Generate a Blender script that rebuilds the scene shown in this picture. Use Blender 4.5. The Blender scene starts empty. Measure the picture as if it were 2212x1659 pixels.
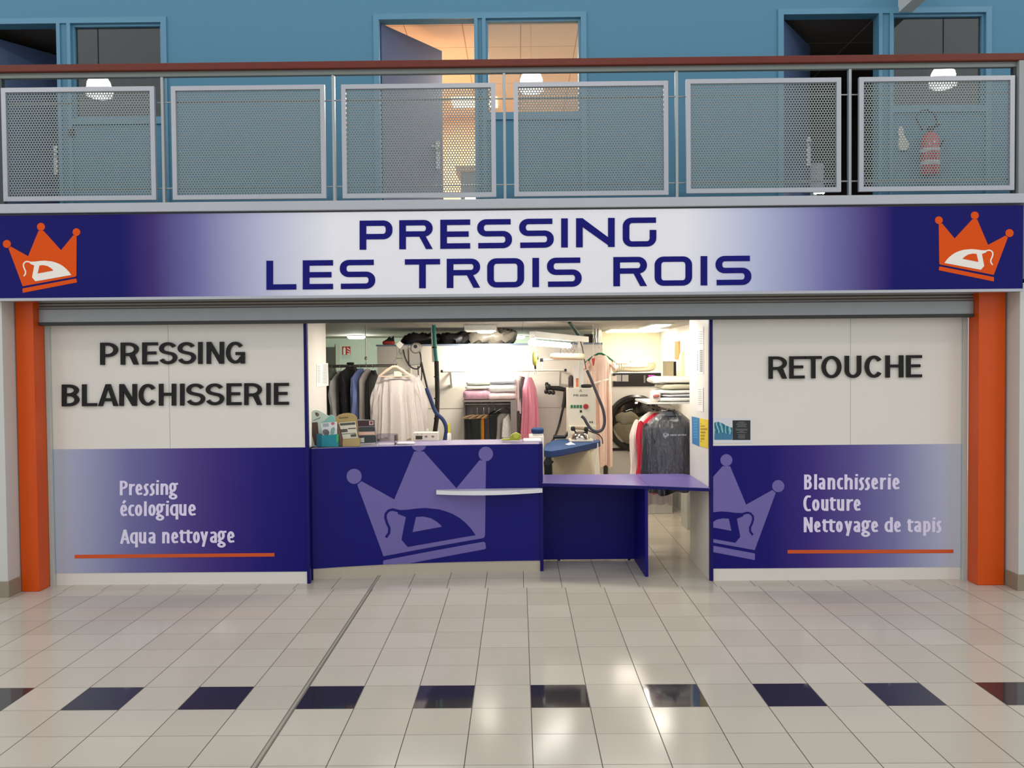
import bpy, bmesh, math, random
from mathutils import Vector, Matrix, noise
from mathutils.geometry import tessellate_polygon

# ---------------------------------------------------------------- camera, world, exposure
S = bpy.context.scene
C = S.collection
W, H, F = 2212, 1659, 1801.0
PITCH, YAW, ROLL = -.02481, -.00809, -.00885
CAM = Vector((-.0518, -6.852, 1.8624))
_f = Vector((math.sin(YAW)*math.cos(PITCH), math.cos(YAW)*math.cos(PITCH), math.sin(PITCH)))
_r0 = Vector((math.cos(YAW), -math.sin(YAW), 0)); _u0 = _r0.cross(_f)
_r = _r0*math.cos(ROLL) + _u0*math.sin(ROLL)
_u = -_r0*math.sin(ROLL) + _u0*math.cos(ROLL)
cd = bpy.data.cameras.new('camera'); cd.sensor_width = 36; cd.lens = F/W*36; cd.clip_end = 200
cam = bpy.data.objects.new('camera', cd); C.objects.link(cam)
M = Matrix((_r, _u, -_f)).transposed().to_4x4(); M.translation = CAM
cam.matrix_world = M
S.camera = cam
wd = bpy.data.worlds.new('world'); S.world = wd; wd.use_nodes = True
bg = wd.node_tree.nodes['Background']; bg.inputs[0].default_value = (.94, .965, 1, 1); bg.inputs[1].default_value = .70
S.view_settings.view_transform = 'Standard'; S.view_settings.look = 'None'
S.view_settings.exposure = 0.42; S.view_settings.gamma = 1; S.view_settings.use_curve_mapping = False
S.cycles.max_bounces = 8; S.cycles.transparent_max_bounces = 16; S.cycles.use_denoising = True
S.cycles.sample_clamp_indirect = 6

P_PEND = 205      # hall pendants (radiance of the glass domes)
P_FRONT = 15.5      # shop ceiling light over the counter
P_BOX = 21        # box light before the partition
P_RIGHT = 12      # light at the dryer
P_TUBE = 3
P_DRY = 8
P_DEEP = 17
P_OFFICE = 170

# ---------------------------------------------------------------- points of the photograph on known planes
def _ray(px, py): return _f + _r*((px-W/2)/F) - _u*((py-H/2)/F)
def A(px, py, Y):
    d = _ray(px, py); return CAM + d*((Y-CAM.y)/d.y)
def AZ(px, py, z):
    d = _ray(px, py); return CAM + d*((z-CAM.z)/d.z)
def AX(px, py, X):
    d = _ray(px, py); return CAM + d*((X-CAM.x)/d.x)

# ---------------------------------------------------------------- materials
def lin(c):
    def f(v):
        v /= 255
        return v/12.92 if v <= .04045 else ((v+.055)/1.055)**2.4
    return (f(c[0]), f(c[1]), f(c[2]), 1)
MATS = {}
def pm(name, rgb, rough=.5, metal=0, var=.05, scale=30, bump=0, emit=None, spec=.5, coat=0, sheen=0):
    if name in MATS: return MATS[name]
    m = bpy.data.materials.new(name); m.use_nodes = True; nt = m.node_tree; b = nt.nodes['Principled BSDF']
    b.inputs['Roughness'].default_value = rough; b.inputs['Metallic'].default_value = metal
    b.inputs['Specular IOR Level'].default_value = spec
    b.inputs['Coat Weight'].default_value = coat
    b.inputs['Sheen Weight'].default_value = sheen
    col = lin(rgb)
    if emit:
        b.inputs['Emission Color'].default_value = lin(emit[0]); b.inputs['Emission Strength'].default_value = emit[1]
    tc = nt.nodes.new('ShaderNodeTexCoord'); nz = nt.nodes.new('ShaderNodeTexNoise')
    nz.inputs['Scale'].default_value = scale; nz.inputs['Detail'].default_value = 3
    nt.links.new(tc.outputs['Object'], nz.inputs['Vector'])
    mx = nt.nodes.new('ShaderNodeMix'); mx.data_type = 'RGBA'
    mx.inputs[6].default_value = tuple(max(0, v*(1-var)) for v in col[:3])+(1,)
    mx.inputs[7].default_value = tuple(min(1, v*(1+var)) for v in col[:3])+(1,)
    nt.links.new(nz.outputs['Fac'], mx.inputs[0]); nt.links.new(mx.outputs[2], b.inputs['Base Color'])
    if bump:
        bp = nt.nodes.new('ShaderNodeBump'); bp.inputs['Strength'].default_value = bump; bp.inputs['Distance'].default_value = .01
        nt.links.new(nz.outputs['Fac'], bp.inputs['Height']); nt.links.new(bp.outputs['Normal'], b.inputs['Normal'])
    MATS[name] = m; return m

def ramp_mat(name, stops, rough=.4, x0=0, x1=1):
    """a print whose colour runs along world X: stops = [(x, rgb)]"""
    m = bpy.data.materials.new(name); m.use_nodes = True; nt = m.node_tree; b = nt.nodes['Principled BSDF']
    b.inputs['Roughness'].default_value = rough; b.inputs['Specular IOR Level'].default_value = .15
    g = nt.nodes.new('ShaderNodeNewGeometry'); sx = nt.nodes.new('ShaderNodeSeparateXYZ')
    mr = nt.nodes.new('ShaderNodeMapRange'); cr = nt.nodes.new('ShaderNodeValToRGB')
    mr.inputs['From Min'].default_value = x0; mr.inputs['From Max'].default_value = x1
    nt.links.new(g.outputs['Position'], sx.inputs[0]); nt.links.new(sx.outputs['X'], mr.inputs['Value'])
    nt.links.new(mr.outputs[0], cr.inputs[0]); nt.links.new(cr.outputs[0], b.inputs['Base Color'])
    e = cr.color_ramp.elements
    while len(e) < len(stops): e.new(.5)
    for k, (x, c) in enumerate(stops):
        e[k].position = (x-x0)/(x1-x0); e[k].color = lin(c)
    return m

def tile_mat(name, offx, offy, dark, groove):
    T = .32
    m = bpy.data.materials.new(name); m.use_nodes = True; nt = m.node_tree; b = nt.nodes['Principled BSDF']
    N, L = nt.nodes.new, nt.links.new
    g = N('ShaderNodeNewGeometry'); sp = N('ShaderNodeSeparateXYZ'); L(g.outputs['Position'], sp.inputs[0])
    def mth(op, a, c=None, d=None):
        n = N('ShaderNodeMath'); n.operation = op
        for i, v in enumerate((a, c, d)):
            if v is None: continue
            if isinstance(v, (int, float)): n.inputs[i].default_value = v
            else: L(v, n.inputs[i])
        return n.outputs[0]
    u = mth('DIVIDE', mth('SUBTRACT', sp.outputs['X'], offx), T)
    v = mth('DIVIDE', mth('SUBTRACT', sp.outputs['Y'], offy), T)
    def line(t, half):
        fr = mth('FRACT', t); d = mth('ABSOLUTE', mth('SUBTRACT', fr, .5))
        return mth('GREATER_THAN', d, .5-half)
    gx = line(u, .0072); gy = line(v, .0060)
    wn = N('ShaderNodeTexWhiteNoise'); wn.noise_dimensions = '2D'; cb = N('ShaderNodeCombineXYZ')
    L(mth('FLOOR', u), cb.inputs[0]); L(mth('FLOOR', v), cb.inputs[1]); L(cb.outputs[0], wn.inputs['Vector'])
    def mix(f, a, c):
        n = N('ShaderNodeMix'); n.data_type = 'RGBA'
        if isinstance(f, (int, float)): n.inputs[0].default_value = f
        else: L(f, n.inputs[0])
        for i, q in ((6, a), (7, c)):
            if isinstance(q, tuple): n.inputs[i].default_value = q
            else: L(q, n.inputs[i])
        return n.outputs[2]
    nz = N('ShaderNodeTexNoise'); nz.inputs['Scale'].default_value = 3; nz.inputs['Detail'].default_value = 4
    L(g.outputs['Position'], nz.inputs['Vector'])
    base = mix(wn.outputs['Value'], lin((197, 188, 172)), lin((209, 201, 186)))
    base = mix(mth('MULTIPLY', nz.outputs['Fac'], .35), base, lin((182, 174, 160)))
    isd = None
    if dark:
        par = mth('LESS_THAN', mth('FRACT', mth('MULTIPLY', mth('FLOOR', u), .5)), .25)
        fv = mth('FLOOR', v); row = mth('COMPARE', fv, -1.0, .1)
        isd = mth('MULTIPLY', par, row)
        base = mix(isd, base, lin((50, 47, 54)))
    base = mix(gy, base, lin((128, 120, 106)))
    base = mix(gx, base, lin((84, 78, 68)))
    if groove:
        dg = mth('ABSOLUTE', mth('SUBTRACT', sp.outputs['X'], -1.297))
        base = mix(mth('LESS_THAN', dg, .014), base, lin((112, 107, 95)))
        base = mix(mth('LESS_THAN', dg, .008), base, lin((166, 160, 146)))
    L(base, b.inputs['Base Color'])
    gr = mth('MAXIMUM', gx, gy)
    ro = mth('ADD', mth('MULTIPLY', gr, .5), .145)
    if isd is not None: ro = mth('SUBTRACT', ro, mth('MULTIPLY', isd, .09))
    L(ro, b.inputs['Roughness'])
    if isd is not None: L(mth('ADD', mth('MULTIPLY', isd, .3), .24), b.inputs['Specular IOR Level'])
    else: b.inputs['Specular IOR Level'].default_value = .24
    bp = N('ShaderNodeBump'); bp.inputs['Strength'].default_value = .4; bp.inputs['Distance'].default_value = .002
    L(mth('SUBTRACT', 1, gr), bp.inputs['Height']); L(bp.outputs[0], b.inputs['Normal'])
    return m

def glass_mat(name, tint=(255, 255, 255), refl=1.0):
    m = bpy.data.materials.new(name); m.use_nodes = True; nt = m.node_tree; nt.nodes.remove(nt.nodes['Principled BSDF'])
    o = nt.nodes['Material Output']; t = nt.nodes.new('ShaderNodeBsdfTransparent'); g = nt.nodes.new('ShaderNodeBsdfGlossy')
    t.inputs[0].default_value = lin(tint); g.inputs['Roughness'].default_value = .01
    fr = nt.nodes.new('ShaderNodeFresnel'); fr.inputs[0].default_value = 1.5
    ml = nt.nodes.new('ShaderNodeMath'); ml.operation = 'MULTIPLY'; ml.inputs[1].default_value = refl
    mx = nt.nodes.new('ShaderNodeMixShader')
    nt.links.new(fr.outputs[0], ml.inputs[0]); nt.links.new(ml.outputs[0], mx.inputs[0])
    nt.links.new(t.outputs[0], mx.inputs[1]); nt.links.new(g.outputs[0], mx.inputs[2]); nt.links.new(mx.outputs[0], o.inputs[0])
    return m
def film_mat(name, amount, rough=.12):
    """clear wrinkled plastic film"""
    m = bpy.data.materials.new(name); m.use_nodes = True; nt = m.node_tree; nt.nodes.remove(nt.nodes['Principled BSDF'])
    o = nt.nodes['Material Output']; t = nt.nodes.new('ShaderNodeBsdfTransparent'); g = nt.nodes.new('ShaderNodeBsdfGlossy')
    g.inputs['Roughness'].default_value = rough
    tc = nt.nodes.new('ShaderNodeTexCoord'); nz = nt.nodes.new('ShaderNodeTexNoise'); nz.inputs['Scale'].default_value = 22; nz.inputs['Detail'].default_value = 4
    nz.inputs['Distortion'].default_value = 1.5
    mp = nt.nodes.new('ShaderNodeMapping'); mp.inputs['Scale'].default_value = (1, 1, .35)
    bp = nt.nodes.new('ShaderNodeBump'); bp.inputs['Strength'].default_value = 1; bp.inputs['Distance'].default_value = .03
    nt.links.new(tc.outputs['Object'], mp.inputs[0]); nt.links.new(mp.outputs[0], nz.inputs['Vector'])
    nt.links.new(nz.outputs['Fac'], bp.inputs['Height']); nt.links.new(bp.outputs[0], g.inputs['Normal'])
    mx = nt.nodes.new('ShaderNodeMixShader'); mx.inputs[0].default_value = amount
    nt.links.new(t.outputs[0], mx.inputs[1]); nt.links.new(g.outputs[0], mx.inputs[2]); nt.links.new(mx.outputs[0], o.inputs[0])
    return m
def fabric(name, rgb, rough=.85, scale=60, bump=.15): return pm(name, rgb, rough, 0, .08, scale, bump, sheen=.15)

# ---------------------------------------------------------------- mesh builder
def tag(o, label=None, cat=None, group=None, kind=None):
    if label: o['label'] = label
    if cat: o['category'] = cat
    if group: o['group'] = group
    if kind: o['kind'] = kind
    return o
def wloc(o):
    v = Vector((0, 0, 0))
    while o is not None: v += o.location; o = o.parent
    return v
def thing(name, loc, label, cat, group=None, kind=None):
    o = bpy.data.objects.new(name, None); C.objects.link(o); o.location = Vector(loc); o.empty_display_size = .05
    return tag(o, label, cat, group, kind)

class MB:
    def __init__(s): s.v, s.f = [], []
    def add(s, vs, fs):
        n = len(s.v); s.v += [Vector(p) for p in vs]; s.f += [tuple(i+n for i in f) for f in fs]; return s
    def box(s, x0, x1, y0, y1, z0, z1):
        return s.add([(x0,y0,z0),(x1,y0,z0),(x1,y1,z0),(x0,y1,z0),(x0,y0,z1),(x1,y0,z1),(x1,y1,z1),(x0,y1,z1)],
              [(0,3,2,1),(4,5,6,7),(0,1,5,4),(1,2,6,5),(2,3,7,6),(3,0,4,7)])
    def hexa(s, p):   # 8 points, bottom ring then top ring
        return s.add(p, [(0,3,2,1),(4,5,6,7),(0,1,5,4),(1,2,6,5),(2,3,7,6),(3,0,4,7)])
    def tube(s, path, r, n=10, closed=False):
        P = [Vector(p) for p in path]; k = len(P); rs = r if isinstance(r, (list, tuple)) else [r]*k
        rings = []; up = None
        for i in range(k):
            a = P[(i-1) % k] if (i or closed) else P[0]; b = P[(i+1) % k] if (i < k-1 or closed) else P[-1]
            t = (b-a).normalized()
            if up is None:
                up = Vector((0, 0, 1)) if abs(t.z) < .9 else Vector((0, 1, 0))
            x = t.cross(up)
            if x.length < 1e-6: x = t.cross(Vector((1, 0, 0)))
            x.normalize(); up = x.cross(t).normalized()
            rings.append([P[i] + (x*math.cos(q)+up*math.sin(q))*rs[i] for q in (2*math.pi*j/n for j in range(n))])
        n0 = len(s.v); s.v += [p for rg in rings for p in rg]
        for i in range(k if closed else k-1):
            for j in range(n):
                a, b = i*n+j, i*n+(j+1) % n; c, d = ((i+1) % k)*n+(j+1) % n, ((i+1) % k)*n+j
                s.f.append((n0+a, n0+b, n0+c, n0+d))
        if not closed:
            s.f.append(tuple(n0+j for j in range(n))[::-1]); s.f.append(tuple(n0+(k-1)*n+j for j in range(n)))
        return s
    def lathe(s, prof, c, axis='z', n=24):   # prof: [(r, h)]
        c = Vector(c); n0 = len(s.v)
        for r, h in prof:
            for j in range(n):
                q = 2*math.pi*j/n; a, b = r*math.cos(q), r*math.sin(q)
                s.v.append(c + (Vector((a, b, h)) if axis == 'z' else Vector((a, h, b)) if axis == 'y' else Vector((h, a, b))))
        for i in range(len(prof)-1):
            for j in range(n):
                s.f.append((n0+i*n+j, n0+i*n+(j+1) % n, n0+(i+1)*n+(j+1) % n, n0+(i+1)*n+j))
        if prof[0][0] > 1e-5: s.f.append(tuple(n0+j for j in range(n))[::-1])
        if prof[-1][0] > 1e-5: s.f.append(tuple(n0+(len(prof)-1)*n+j for j in range(n)))
        return s
    def soft(s, c, w, d, h, e=.35, n=28, m=14, amp=.0, seed=0, sag=0):   # rounded soft block
        c = Vector(c); n0 = len(s.v)
        def q(v, p): return math.copysign(abs(v)**p, v)
        for i in range(m+1):
            t = -math.pi/2 + math.pi*i/m
            for j in range(n):
                a = 2*math.pi*j/n
                p = Vector((w/2*q(math.cos(t), e)*q(math.cos(a), e), d/2*q(math.cos(t), e)*q(math.sin(a), e), h/2*q(math.sin(t), .55)))
                k = noise.noise(p*14+Vector((seed, seed*2, 0)))
                p += Vector((k*amp, 0, k*amp*1.3)); p.z += sag*(2*p.x/w)**2
                s.v.append(c+p)
        for i in range(m):
            for j in range(n):
                s.f.append((n0+i*n+j, n0+i*n+(j+1) % n, n0+(i+1)*n+(j+1) % n, n0+(i+1)*n+j))
        return s
    def prism(s, loops, fn, t0, t1):
        """closed 2D loops (first outer, others holes) -> fn(a, b, t) for t0 (front) and t1 (back)"""
        pts = [Vector((p[0], p[1], 0)) for lp in loops for p in lp]
        tri = tessellate_polygon([[Vector((p[0], p[1], 0)) for p in lp] for lp in loops])
        n0 = len(s.v); k = len(pts)
        s.v += [Vector(fn(p.x, p.y, t0)) for p in pts] + [Vector(fn(p.x, p.y, t1)) for p in pts]
        for t in tri:
            s.f.append((n0+t[0], n0+t[1], n0+t[2])); s.f.append((n0+k+t[2], n0+k+t[1], n0+k+t[0]))
        o = 0
        for lp in loops:
            for i in range(len(lp)):
                a, b = o+i, o+(i+1) % len(lp); s.f.append((n0+a, n0+b, n0+k+b, n0+k+a))
            o += len(lp)
        return s
    def strip(s, line, wx, wy, fn, t0, t1, closed=False):
        """a pen stroke (elliptic pen wx, wy) laid along a 2D line"""
        P = [Vector((p[0], p[1])) for p in line]; k = len(P); Lf, Rt = [], []
        for i in range(k):
            d0 = P[i]-P[i-1] if (i or closed) else P[1]-P[0]
            d1 = P[(i+1) % k]-P[i] if (i < k-1 or closed) else P[-1]-P[-2]
            d0.normalize(); d1.normalize(); n_0 = Vector((-d0.y, d0.x)); n_1 = Vector((-d1.y, d1.x))
            nn = n_0+n_1
            if nn.length < 1e-4: nn = n_0.copy()
            nn.normalize(); mt = min(1/max(.35, nn.dot(n_0)), 2.2)
            o = Vector((nn.x*wx/2*mt, nn.y*wy/2*mt)); Lf.append(P[i]+o); Rt.append(P[i]-o)
        n0 = len(s.v)
        for t in (t0, t1):
            s.v += [Vector(fn(p.x, p.y, t)) for p in Lf]; s.v += [Vector(fn(p.x, p.y, t)) for p in Rt]
        for i in range(k if closed else k-1):
            j = (i+1) % k
            s.f.append((n0+i, n0+j, n0+k+j, n0+k+i))
            s.f.append((n0+2*k+i, n0+3*k+i, n0+3*k+j, n0+2*k+j))
            s.f.append((n0+i, n0+2*k+i, n0+2*k+j, n0+j)); s.f.append((n0+k+i, n0+k+j, n0+3*k+j, n0+3*k+i))
        if not closed:
            for i in (0, k-1): s.f.append((n0+i, n0+k+i, n0+3*k+i, n0+2*k+i))
        return s
    def build(s, name, mat, parent=None, loc=None, smooth=False, bev=0, fix=False):
        o0 = Vector(loc) if loc is not None else Vector((0, 0, 0))
        base = wloc(parent) if parent is not None else o0
        me = bpy.data.meshes.new(name)
        me.from_pydata([tuple(p-base) for p in s.v], [], s.f)
        if fix:
            b = bmesh.new(); b.from_mesh(me); bmesh.ops.recalc_face_normals(b, faces=b.faces); b.to_mesh(me); b.free()
        me.update()
        if mat: me.materials.append(mat)
        if smooth:
            me.shade_smooth(); me.set_sharp_from_angle(angle=math.radians(38))
        o = bpy.data.objects.new(name, me); C.objects.link(o)
        if parent is not None: o.parent = parent
        else: o.location = o0
        if bev:
            m = o.modifiers.new('bevel', 'BEVEL'); m.width = bev; m.segments = 2; m.limit_method = 'ANGLE'
        return o
def onY(Y0):
    """traced outline -> upright plane at Y0 (t is thickness behind it)"""
    return lambda a, b, t: (lambda p: (p.x, p.y+t, p.z))(A(a, b, Y0))
def pbox(mb, a0, b0, a1, b1, Y0, dep):
    p, q = A(a0, b0, Y0), A(a1, b1, Y0)
    return mb.box(min(p.x, q.x), max(p.x, q.x), Y0, Y0+dep, min(p.z, q.z), max(p.z, q.z))
def boxobj(name, mat, x0, x1, y0, y1, z0, z1, parent=None, bev=0, **k):
    o = MB().box(x0, x1, y0, y1, z0, z1)
    c = None if parent is not None else ((x0+x1)/2, (y0+y1)/2, z0)
    o = o.build(name, mat, parent, c, bev=bev)
    if k: tag(o, **k)
    return o
def lamp(kind, loc, power, color, parent=None, size=.3, rot=None, sy=None, name='light'):
    d = bpy.data.lights.new(name, kind); d.energy = power; d.color = color
    if kind == 'AREA':
        d.size = size
        if sy: d.shape = 'RECTANGLE'; d.size_y = sy
    else: d.shadow_soft_size = size
    o = bpy.data.objects.new(name, d); C.objects.link(o); o.location = Vector(loc)
    if rot: o.rotation_euler = rot
    if parent is not None: o.parent = parent; o.location = Vector(loc)-wloc(parent)
    return o

# ---------------------------------------------------------------- letters as pen strokes
def arc(cx, cy, rx, ry, a0, a1, n=14):
    return [(cx+rx*math.cos(math.radians(a0+(a1-a0)*i/n)), cy+ry*math.sin(math.radians(a0+(a1-a0)*i/n))) for i in range(n+1)]
def wide(ch, w, h, sx, sy):
    """square extended capitals; y up from the baseline"""
    L, R, B, T = sx/2, w-sx/2, sy/2, h-sy/2; r = .2*h; m = h*.5
    ln, pl = [], []
    def bowl(M):
        k = min(r, (T-M)/2*.98); return [(L, T)]+arc(R-k, T-k, k, k, 90, 0, 6)+arc(R-k, M+k, k, k, 0, -90, 6)+[(L, M)]
    if ch == 'P': ln = [[(L, 0), (L, h)], bowl(h*.445)]
    elif ch == 'R':
        ln = [[(L, 0), (L, h)], bowl(h*.52)]
        pl = [[(.57*w, m), (.76*w, m), (w, 0), (.80*w, 0)]]
    elif ch == 'E': ln = [[(L, 0), (L, h)], [(0, T), (w, T)], [(0, m), (w*.95, m)], [(0, B), (w, B)]]
    elif ch == 'L': ln = [[(L, 0), (L, h)], [(0, B), (w, B)]]
    elif ch == 'T': ln = [[(w/2, 0), (w/2, h)], [(0, T), (w, T)]]
    elif ch == 'I': ln = [[(w/2, 0), (w/2, h)]]
    elif ch == 'S': ln = [[(w*.96, T)]+arc(L+r, T-r*.93, r, r*.93, 90, 180, 6)+arc(L+r, m+r*.93, r, r*.93, 180, 270, 6)+arc(R-r, m-r*.93, r, r*.93, 90, 0, 6)+arc(R-r, B+r*.93, r, r*.93, 0, -90, 6)+[(w*.03, B)]]
    elif ch == 'N':
        ln = [[(L*.9, 0), (L*.9, h)], [(w-L*.9, 0), (w-L*.9, h)]]
        pl = [[(0, h), (sx*.95, h), (w, .0), (w-sx*.62, 0), (L, h*.80)]]
        pl = [[(0, h), (sx*.92, h), (w, .30*h), (w, 0), (w-.12*w, 0), (.0, .97*h)]]
        pl = [[(.0, h), (.16*w, h), (w*.86, .31*h), (w, 0), (w*.9, 0), (.16*w, .70*h)]]
    elif ch == 'G': ln = [[(w*.99, T)]+arc(L+r, T-r, r, r, 90, 180, 6)+arc(L+r, B+r, r, r, 180, 270, 6)+arc(R-r, B+r, r, r, -90, 0, 6)+[(R, h*.57)]]
    elif ch == 'O': return [], [], [arc(R-r, T-r, r, r, 0, 90, 6)+arc(L+r, T-r, r, r, 90, 180, 6)+arc(L+r, B+r, r, r, 180, 270, 6)+arc(R-r, B+r, r, r, 270, 360, 6)]
    return ln, pl, []
def grot(ch, w, h, sx, sy):
    """plain bold capitals and figures"""
    L, R, B, T = sx/2, w-sx/2, sy/2, h-sy/2; ln, pl, cl = [], [], []
    def bowl(y0, y1, xr=R, k=.46):
        ry = (y1-y0)/2; rx = min(w*k, xr-L); return [(L, y1)]+arc(xr-rx, (y0+y1)/2, rx, ry, 90, -90, 12)+[(L, y0)]
    if ch == 'P': ln = [[(L, 0), (L, h)], bowl(h*.42, T)]
    elif ch == 'R':
        ln = [[(L, 0), (L, h)], bowl(h*.46, T)]; pl = [[(.46*w, h*.46), (.76*w, h*.5), (w, 0), (w-sx*1.12, 0)]]
    elif ch == 'B': ln = [[(L, 0), (L, h)], bowl(h*.53, T, R-.03*w), bowl(B, h*.53, R)]
    elif ch == 'E': ln = [[(L, 0), (L, h)], [(0, T), (w, T)], [(0, h*.52), (w*.9, h*.52)], [(0, B), (w, B)]]
    elif ch == 'L': ln = [[(L, 0), (L, h)], [(0, B), (w, B)]]
    elif ch == 'T': ln = [[(w/2, 0), (w/2, h)], [(0, T), (w, T)]]
    elif ch == 'I': ln = [[(w/2, 0), (w/2, h)]]
    elif ch == 'H': ln = [[(L, 0), (L, h)], [(R, 0), (R, h)], [(0, h*.52), (w, h*.52)]]
    elif ch == 'N':
        ln = [[(L, 0), (L, h)], [(R, 0), (R, h)]]; pl = [[(0, h), (sx*1.05, h), (w, 0), (w-sx*1.05, 0)]]
    elif ch == 'A':
        pl = [[(0, 0), (sx*1.05, 0), (w*.5+sx*.22, h*.95), (w*.5+sx*.4, h), (w*.5-sx*.55, h)], [(w, 0), (w-sx*1.05, 0), (w*.5-sx*.22, h*.95), (w*.5-sx*.4, h), (w*.5+sx*.55, h)]]
        ln = [[(w*.22, h*.29), (w*.78, h*.29)]]
    elif ch == 'U': ln = [[(L, h)]+arc(w/2, B+(R-L)*.48, (R-L)/2, (R-L)*.48, 180, 360, 16)+[(R, h)]]
    elif ch in 'O0': cl = [arc(w/2, h/2, (R-L)/2, (T-B)/2, 0, 352, 32)]
    elif ch == 'C': ln = [arc(w/2, h/2, (R-L)/2, (T-B)/2, 38, 322, 26)]
    elif ch == 'G': ln = [arc(w/2, h/2, (R-L)/2, (T-B)/2, 40, 330, 26), [(w*.52, h*.46), (w, h*.46)], [(R+sx*.06, 0), (R+sx*.06, h*.5)]]
    elif ch == 'S':
        ru = (T-B)*.262; rl = (T-B)*.275; yu, yl = T-ru, B+rl; rx = (R-L)/2
        ln = [arc(w*.49, yu, rx*.95, ru, 22, 180, 14)+arc(w*.49, yu, rx*.95, ru*.8, 195, 235, 4)+arc(w*.5, yl, rx, rl*.85, 55, 15, 4)+arc(w*.5, yl, rx, rl, 0, -160, 14)]
    elif ch == '4': ln = [[(w*.72, 0), (w*.72, h), ], [(w*.72, h), (L, h*.3)], [(0, h*.27), (w, h*.27)]]
    elif ch == '6': cl = [arc(w/2, B+h*.28, (R-L)/2, h*.26, 0, 352, 20)]; ln = [[(w*.8, T)]+arc(w*.75, h*.38, w*.6, h*.52, 100, 185, 10)]
    return ln, pl, cl
def hum(ch, w, h, s, s2, x, d):
    """narrow humanist letters: h cap height, x x-height, d descender depth (negative)"""
    L, R = s/2, w-s/2; B = s2/2; X = x-s2/2; T = h-s2/2; ln, pl, cl = [], [], []
    rx = (R-L)/2; ry = (X-B)/2; cx, cy = w/2, x/2
    c2 = ch.lower()
    if ch == 'P': ln = [[(L, 0), (L, h)], [(L, T)]+arc(w*.45, h*.72, R-w*.45, T-h*.72, 90, -90, 10)+[(L, h*.44)]]
    elif ch == 'B': ln = [[(L, 0), (L, h)], [(L, T)]+arc(w*.45, h*.76, R-w*.5, T-h*.76, 90, -90, 8)+[(L, h*.54)], [(L, h*.54)]+arc(w*.45, (h*.54+B)/2, R-w*.45, (h*.54-B)/2, 90, -90, 10)+[(L, B)]]
    elif ch == 'A': ln = [[(L*.8, 0), (w*.5, h*.97)], [(w-L*.8, 0), (w*.5, h*.97)], [(w*.25, h*.32), (w*.75, h*.32)]]
    elif ch == 'N': ln = [[(L, 0), (L, h)], [(R, 0), (R, h)], [(L, h*.97), (R, h*.03)]]
    elif ch == 'C': ln = [[(w*.99, h*.95)]+arc(w*.62, h/2, w*.62-L, h*.46, 75, 285, 18)+[(w*.98, h*.06)]]
    elif ch == 'F': ln = [[(L, 0), (L, h)], [(0, T), (w, T)], [(0, h*.55), (w*.85, h*.55)]]
    elif ch == 'c': ln = [[(w*.96, x*.9)]+arc(w*.6, cy, w*.6-L, ry, 75, 285, 16)+[(w*.98, x*.09)]]
    elif ch == 'o': cl = [arc(cx, cy, rx, ry, 0, 350, 22)]
    elif ch in ('e', '\u00e9'):
        ln = [[(L, x*.46), (R, x*.50)], arc(cx, cy, rx, ry, 2, 290, 20)+[(w*.96, x*.13)]]
        if ch != 'e': ln.append([(w*.40, x*1.12), (w*.72, x*1.36)])
    elif ch == 'r': ln = [[(L, 0), (L, x)], [(L, x*.60), (w*.42, x*.85), (w, x*.93)]]
    elif ch == 's': ln = [[(w*.95, x*.92), (w*.55, x*.93), (w*.28, x*.76), (w*.38, x*.6), (w*.68, x*.36), (w*.66, x*.16), (w*.40, x*.02), (w*.0, x*.02)]]
    elif ch == 'i': ln = [[(w/2, 0), (w/2, x)], [(w/2-.3*s, x*1.22), (w/2+.6*s, x*1.22)]]
    elif ch == 'l': ln = [[(w/2, 0), (w/2, h*1.02)]]
    elif ch == 'n': ln = [[(L, 0), (L, x)], [(L, x*.68)]+arc(L+(R-L)*.55, X-x*.22, (R-L)*.45, x*.22, 110, 0, 8)+[(R, 0)]]
    elif ch == 'h': ln = [[(L, 0), (L, h)], [(L, x*.68)]+arc(L+(R-L)*.55, X-x*.22, (R-L)*.45, x*.22, 110, 0, 8)+[(R, 0)]]
    elif ch == 'm': ln = [[(L, 0), (L, x)], [(L, X), (w/2, X), (w/2, 0)], [(w/2, X), (R, X), (R, 0)]]
    elif ch == 'u': ln = [[(L, x)]+arc(L+(R-L)*.5, B+x*.22, (R-L)*.5, x*.22, 180, 310, 8)+[(R, x*.3)], [(R, 0), (R, x)]]
    elif ch == 'a': ln = [[(w*.08, x*.88)]+arc(cx, x*.70, rx, X-x*.70, 115, 0, 8)+[(R, 0)], [(R, x*.60)]+arc(w*.48, x*.3, w*.48-L, x*.3-B, 90, 270, 10)+[(R, x*.2)]]
    elif ch in 'qd':
        ln = [[(R, d if ch == 'q' else 0), (R, x if ch == 'q' else h)], [(R, X*.98)]+arc(cx, cy, rx, ry, 80, 285, 16)+[(R, x*.2)]]
    elif ch == 'p': ln = [[(L, d), (L, x)], [(L, X*.9)]+arc(cx, cy, rx, ry, 100, -105, 16)+[(L, x*.12)]]
    elif ch == 't': ln = [[(w*.38, x*1.15)]+[(w*.38, x*.3)]+arc(w*.38+x*.2, B+x*.18, x*.2, x*.18, 180, 285, 6)+[(w*.92, x*.08)], [(w*.02, X), (w*1.05, X)]]
    elif ch == 'f': ln = [[(w*.9, h*.97), (w*.5, h*.9), (w*.42, h*.7), (w*.42, 0)], [(0, X), (w*.9, X)]]
    elif ch == 'y': ln = [[(L, x), (w*.5, x*.18)], [(R, x), (w*.36, d)]]
    elif ch == 'v': ln = [[(L, x), (w*.5, 0), (R, x)]]
    elif ch == 'g':
        cl = [arc(w*.42, x*.66, w*.42-L, x*.66-X*.36, 0, 345, 18), arc(w*.46, d*.5, w*.46-L*.8, abs(d)*.52, 0, 345, 18)]
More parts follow.
